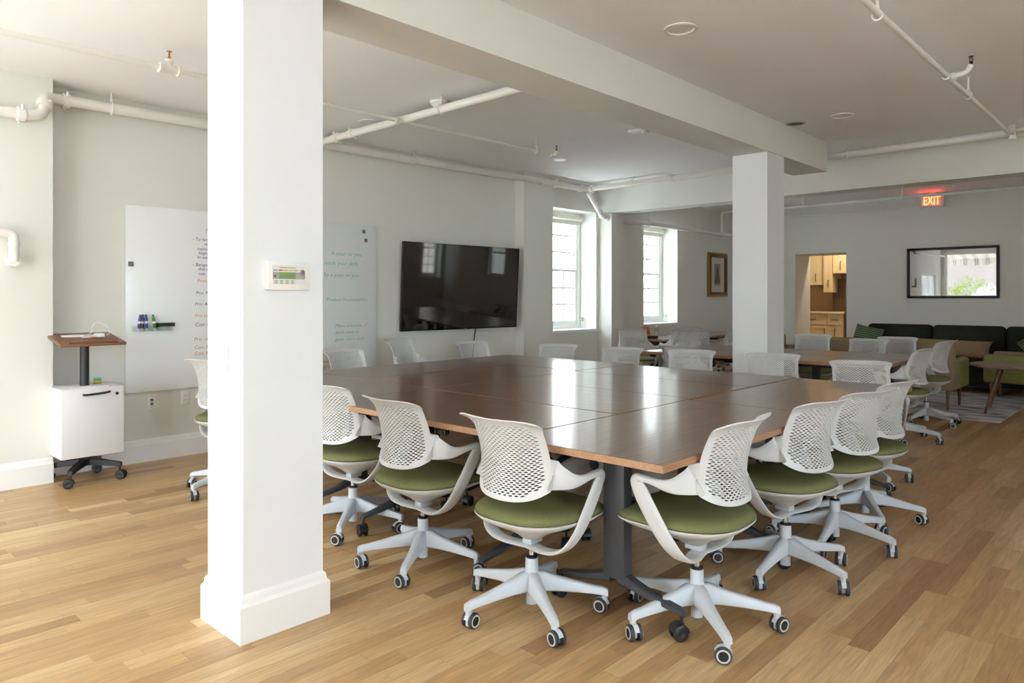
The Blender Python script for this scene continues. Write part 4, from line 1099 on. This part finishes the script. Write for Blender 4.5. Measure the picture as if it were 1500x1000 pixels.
def pillow(name, loc, rot, w, h, d, m, label):
    rings = []; n = 12
    mb = MB(); N = 14; P = {}
    for sgn in (-1, 1):
        for i in range(N+1):
            for j in range(N+1):
                u, v = -1+2*i/N, -1+2*j/N
                t = ((1-u**4)*(1-v**4))**.5 if abs(u) < 1 and abs(v) < 1 else 0
                q = 1 - .06*(1-abs(u)**2)*abs(v)**6; q2 = 1 - .06*(1-abs(v)**2)*abs(u)**6
                P[(sgn,i,j)] = Vector((u*w/2*q2, sgn*d/2*t, v*h/2*q))
    vs = []; fs = []; idx = {}
    for k, p_ in P.items(): idx[k] = len(vs); vs.append(p_)
    for sgn in (-1, 1):
        for i in range(N):
            for j in range(N):
                f = (idx[(sgn,i,j)], idx[(sgn,i+1,j)], idx[(sgn,i+1,j+1)], idx[(sgn,i,j+1)])
                fs.append(f if sgn < 0 else tuple(reversed(f)))
    mb.add(vs, fs)
    o = mb.build(name, m, None, 70, loc, rot)
    bm = bmesh.new(); bm.from_mesh(o.data); bmesh.ops.remove_doubles(bm, verts=bm.verts, dist=1e-5); bm.to_mesh(o.data); bm.free()
    return tag(o, label, 'pillow', 'pillows on the sofa')
pillow('striped_pillow', (-3.66, 12.05, .69), (math.radians(-18), math.radians(9), math.radians(-14)), .46, .44, .15, M_str, 'green striped square pillow at the left end of the sofa')
pillow('striped_pillow', (-1.40, 12.02, .69), (math.radians(-18), math.radians(-38), math.radians(8)), .46, .46, .15, M_str, 'green striped square pillow at the right end of the sofa')
pillow('lumbar_pillow', (-2.62, 11.98, .61), (math.radians(-20), math.radians(1), 0), 1.28, .27, .15, pm('tan_linen', (150,124,96), .9, var=.1, scale=40, bump=.3), 'long tan lumbar pillow in the middle of the sofa')

M_lime = pm('lime_wool', (142, 146, 82), .9, var=.1, scale=30, bump=.4, bscale=300, spec=.2)
M_taupe = pm('taupe_wool', (148, 132, 112), .9, var=.08, scale=30, bump=.4, bscale=300, spec=.2)
def armchair(loc, rz, label):
    """faces local +Y; taupe shell, lime inside and side panels"""
    r = tag(empty('armchair', loc, rz), label, 'armchair', 'lime and taupe lounge armchairs')
    MB().bbox((-.38,-.36,.24),(.38,-.24,.80), .035).build('back_shell', M_taupe, r)
    MB().bbox((-.30,-.26,.42),(.30,-.10,.82), .05).build('back_cushion', M_lime, r)
    MB().bbox((-.30,-.24,.24),(.30,.38,.34), .02).build('seat_frame', M_taupe, r)
    MB().bbox((-.295,-.12,.335),(.295,.40,.48), .04).build('seat_cushion', M_lime, r)
    for s in (-1, 1):
        a = MB().bbox((s*.34-.045,-.26,.24),(s*.34+.045,.40,.61), .035).build('armrest', M_taupe, r)
        MB().bbox((s*.386-.006,-.10,.26),(s*.386+.006,.38,.585), .005).build('side_panel', M_lime, a)
    for x in (-.30, .30):
        for y in (-.28, .32):
            MB().lathe([(.014,0),(.024,.24)], 10, (x,y,0)).build('leg', M_legwood, r)
armchair((-2.36, 10.05, .0055), 0, 'lime and taupe armchair with its back to the far chairs, left of the coffee table')
armchair((-3.43, 10.05, .0055), math.radians(4), 'lime and taupe armchair behind the far table, before the doorway')
armchair((-4.40, 10.9, 0), math.radians(-60), 'lime armchair mostly hidden behind the far column')
armchair((-1.52, 11.38, .0055), math.radians(90), 'lime and taupe armchair at the right edge, facing left')

def coffee_table():
    r = tag(empty('coffee_table', (-1.42, 10.12, .0055)), 'round wooden coffee table with splayed legs at the right edge', 'coffee table')
    MB().lathe([(.44,.530),(.475,.540),(.48,.552),(.475,.562),(.001,.563)], 48).build('tabletop', wood('ash_top', (128,104,82), (158,132,106), 'X', .4), r)
    for k in range(4):
        a = math.radians(50 + 90*k)
        c, s = math.cos(a), math.sin(a)
        MB().tube([(.42*c,.42*s,0),(.22*c,.22*s,.535)], [.014,.026], 10).build('leg', M_legwood, r)
coffee_table()
def rug():
    m = bpy.data.materials.new('rug_weave'); m.use_nodes = True
    n, l = m.node_tree.nodes, m.node_tree.links; b = n['Principled BSDF']
    tc = n.new('ShaderNodeTexCoord'); mp = n.new('ShaderNodeMapping'); mp.inputs['Scale'].default_value = (1.6, 9, 1)
    l.new(tc.outputs['Object'], mp.inputs[0])
    nz = n.new('ShaderNodeTexNoise'); nz.inputs['Scale'].default_value = 1.5; nz.inputs['Detail'].default_value = 2; l.new(mp.outputs[0], nz.inputs['Vector'])
    cr = n.new('ShaderNodeValToRGB'); cr.color_ramp.elements[0].position = .40; cr.color_ramp.elements[1].position = .52
    cr.color_ramp.elements[0].color = lin(120,112,116); cr.color_ramp.elements[1].color = lin(206,202,208)
    l.new(nz.outputs['Fac'], cr.inputs[0]); l.new(cr.outputs[0], b.inputs['Base Color']); b.inputs['Roughness'].default_value = .95
    tag(MB().bbox((-3.9, 9.2, .0005), (-1.45, 11.75, .005), .002).build('rug', m), 'pale grey lounge rug with broken darker dashes', 'rug')
rug()

# ------------------------------------------------------------------ small things on the wall table
def bottle():
    r = tag(empty('sanitizer_bottle', (-5.72, 9.22, .7455)), 'clear pump bottle of hand sanitizer on the wall table', 'bottle')
    MB().lathe([(.036,0),(.038,.01),(.038,.12),(.030,.145),(.014,.155),(.014,.165)], 18).build('body', thin_glass('sanitizer_clear', (.86,.88,.88)), r)
    MB().lathe([(.0385,.03),(.0385,.10)], 18, caps=False).build('label_wrap', pm('bottle_label', (196,198,196), .5), r)
    mb = MB().lathe([(.016,.165),(.016,.18),(.006,.185),(.006,.215)], 12); mb.bbox((-.012,-.008,.212),(.045,.008,.224), .003); mb.build('pump', M_trim, r)
bottle()
def snacks():
    r = tag(empty('snack_jar', (-5.85, 9.13, .7455)), 'small orange and yellow snack jar with a red lid beside the sanitizer', 'jar')
    MB().lathe([(.06,0),(.065,.01),(.065,.055)], 16).build('body', pm('snack_yellow', (216,176,50), .5), r)
    MB().lathe([(.0655,.055),(.0655,.11),(.05,.13)], 16).build('wrapper', pm('snack_orange', (206,96,40), .5), r)
    MB().lathe([(.052,.13),(.052,.16),(.02,.19),(.001,.19)], 16).build('lid', pm('snack_lid_red', (196,110,96), .5), r)
    t = tag(empty('black_tray', (-5.68, 9.10, .7455)), 'low black tray at the near end of the wall table', 'tray')
    MB().bbox((-.09,-.07,0),(.03,.05,.012), .003).build('tray_base', M_dark, t)
    mb = MB()
    for a, b in (((-.09,-.07),(.03,-.062)),((-.09,.042),(.03,.05)),((-.09,-.062),(-.082,.042)),((.022,-.062),(.03,.042))): mb.box((a[0],a[1],.012),(b[0],b[1],.04))
    mb.build('tray_rim', M_dark, t, smooth=0)
    tag(MB().lathe([(.024,0),(.026,.01),(.020,.022),(.006,.026)], 12, (0,0,0)).build('red_cap', pm('cap_red', (170,50,44), .4), loc=(-5.60, 9.62, .7455)), 'small red cap lying on the wall table', 'cap')
snacks()
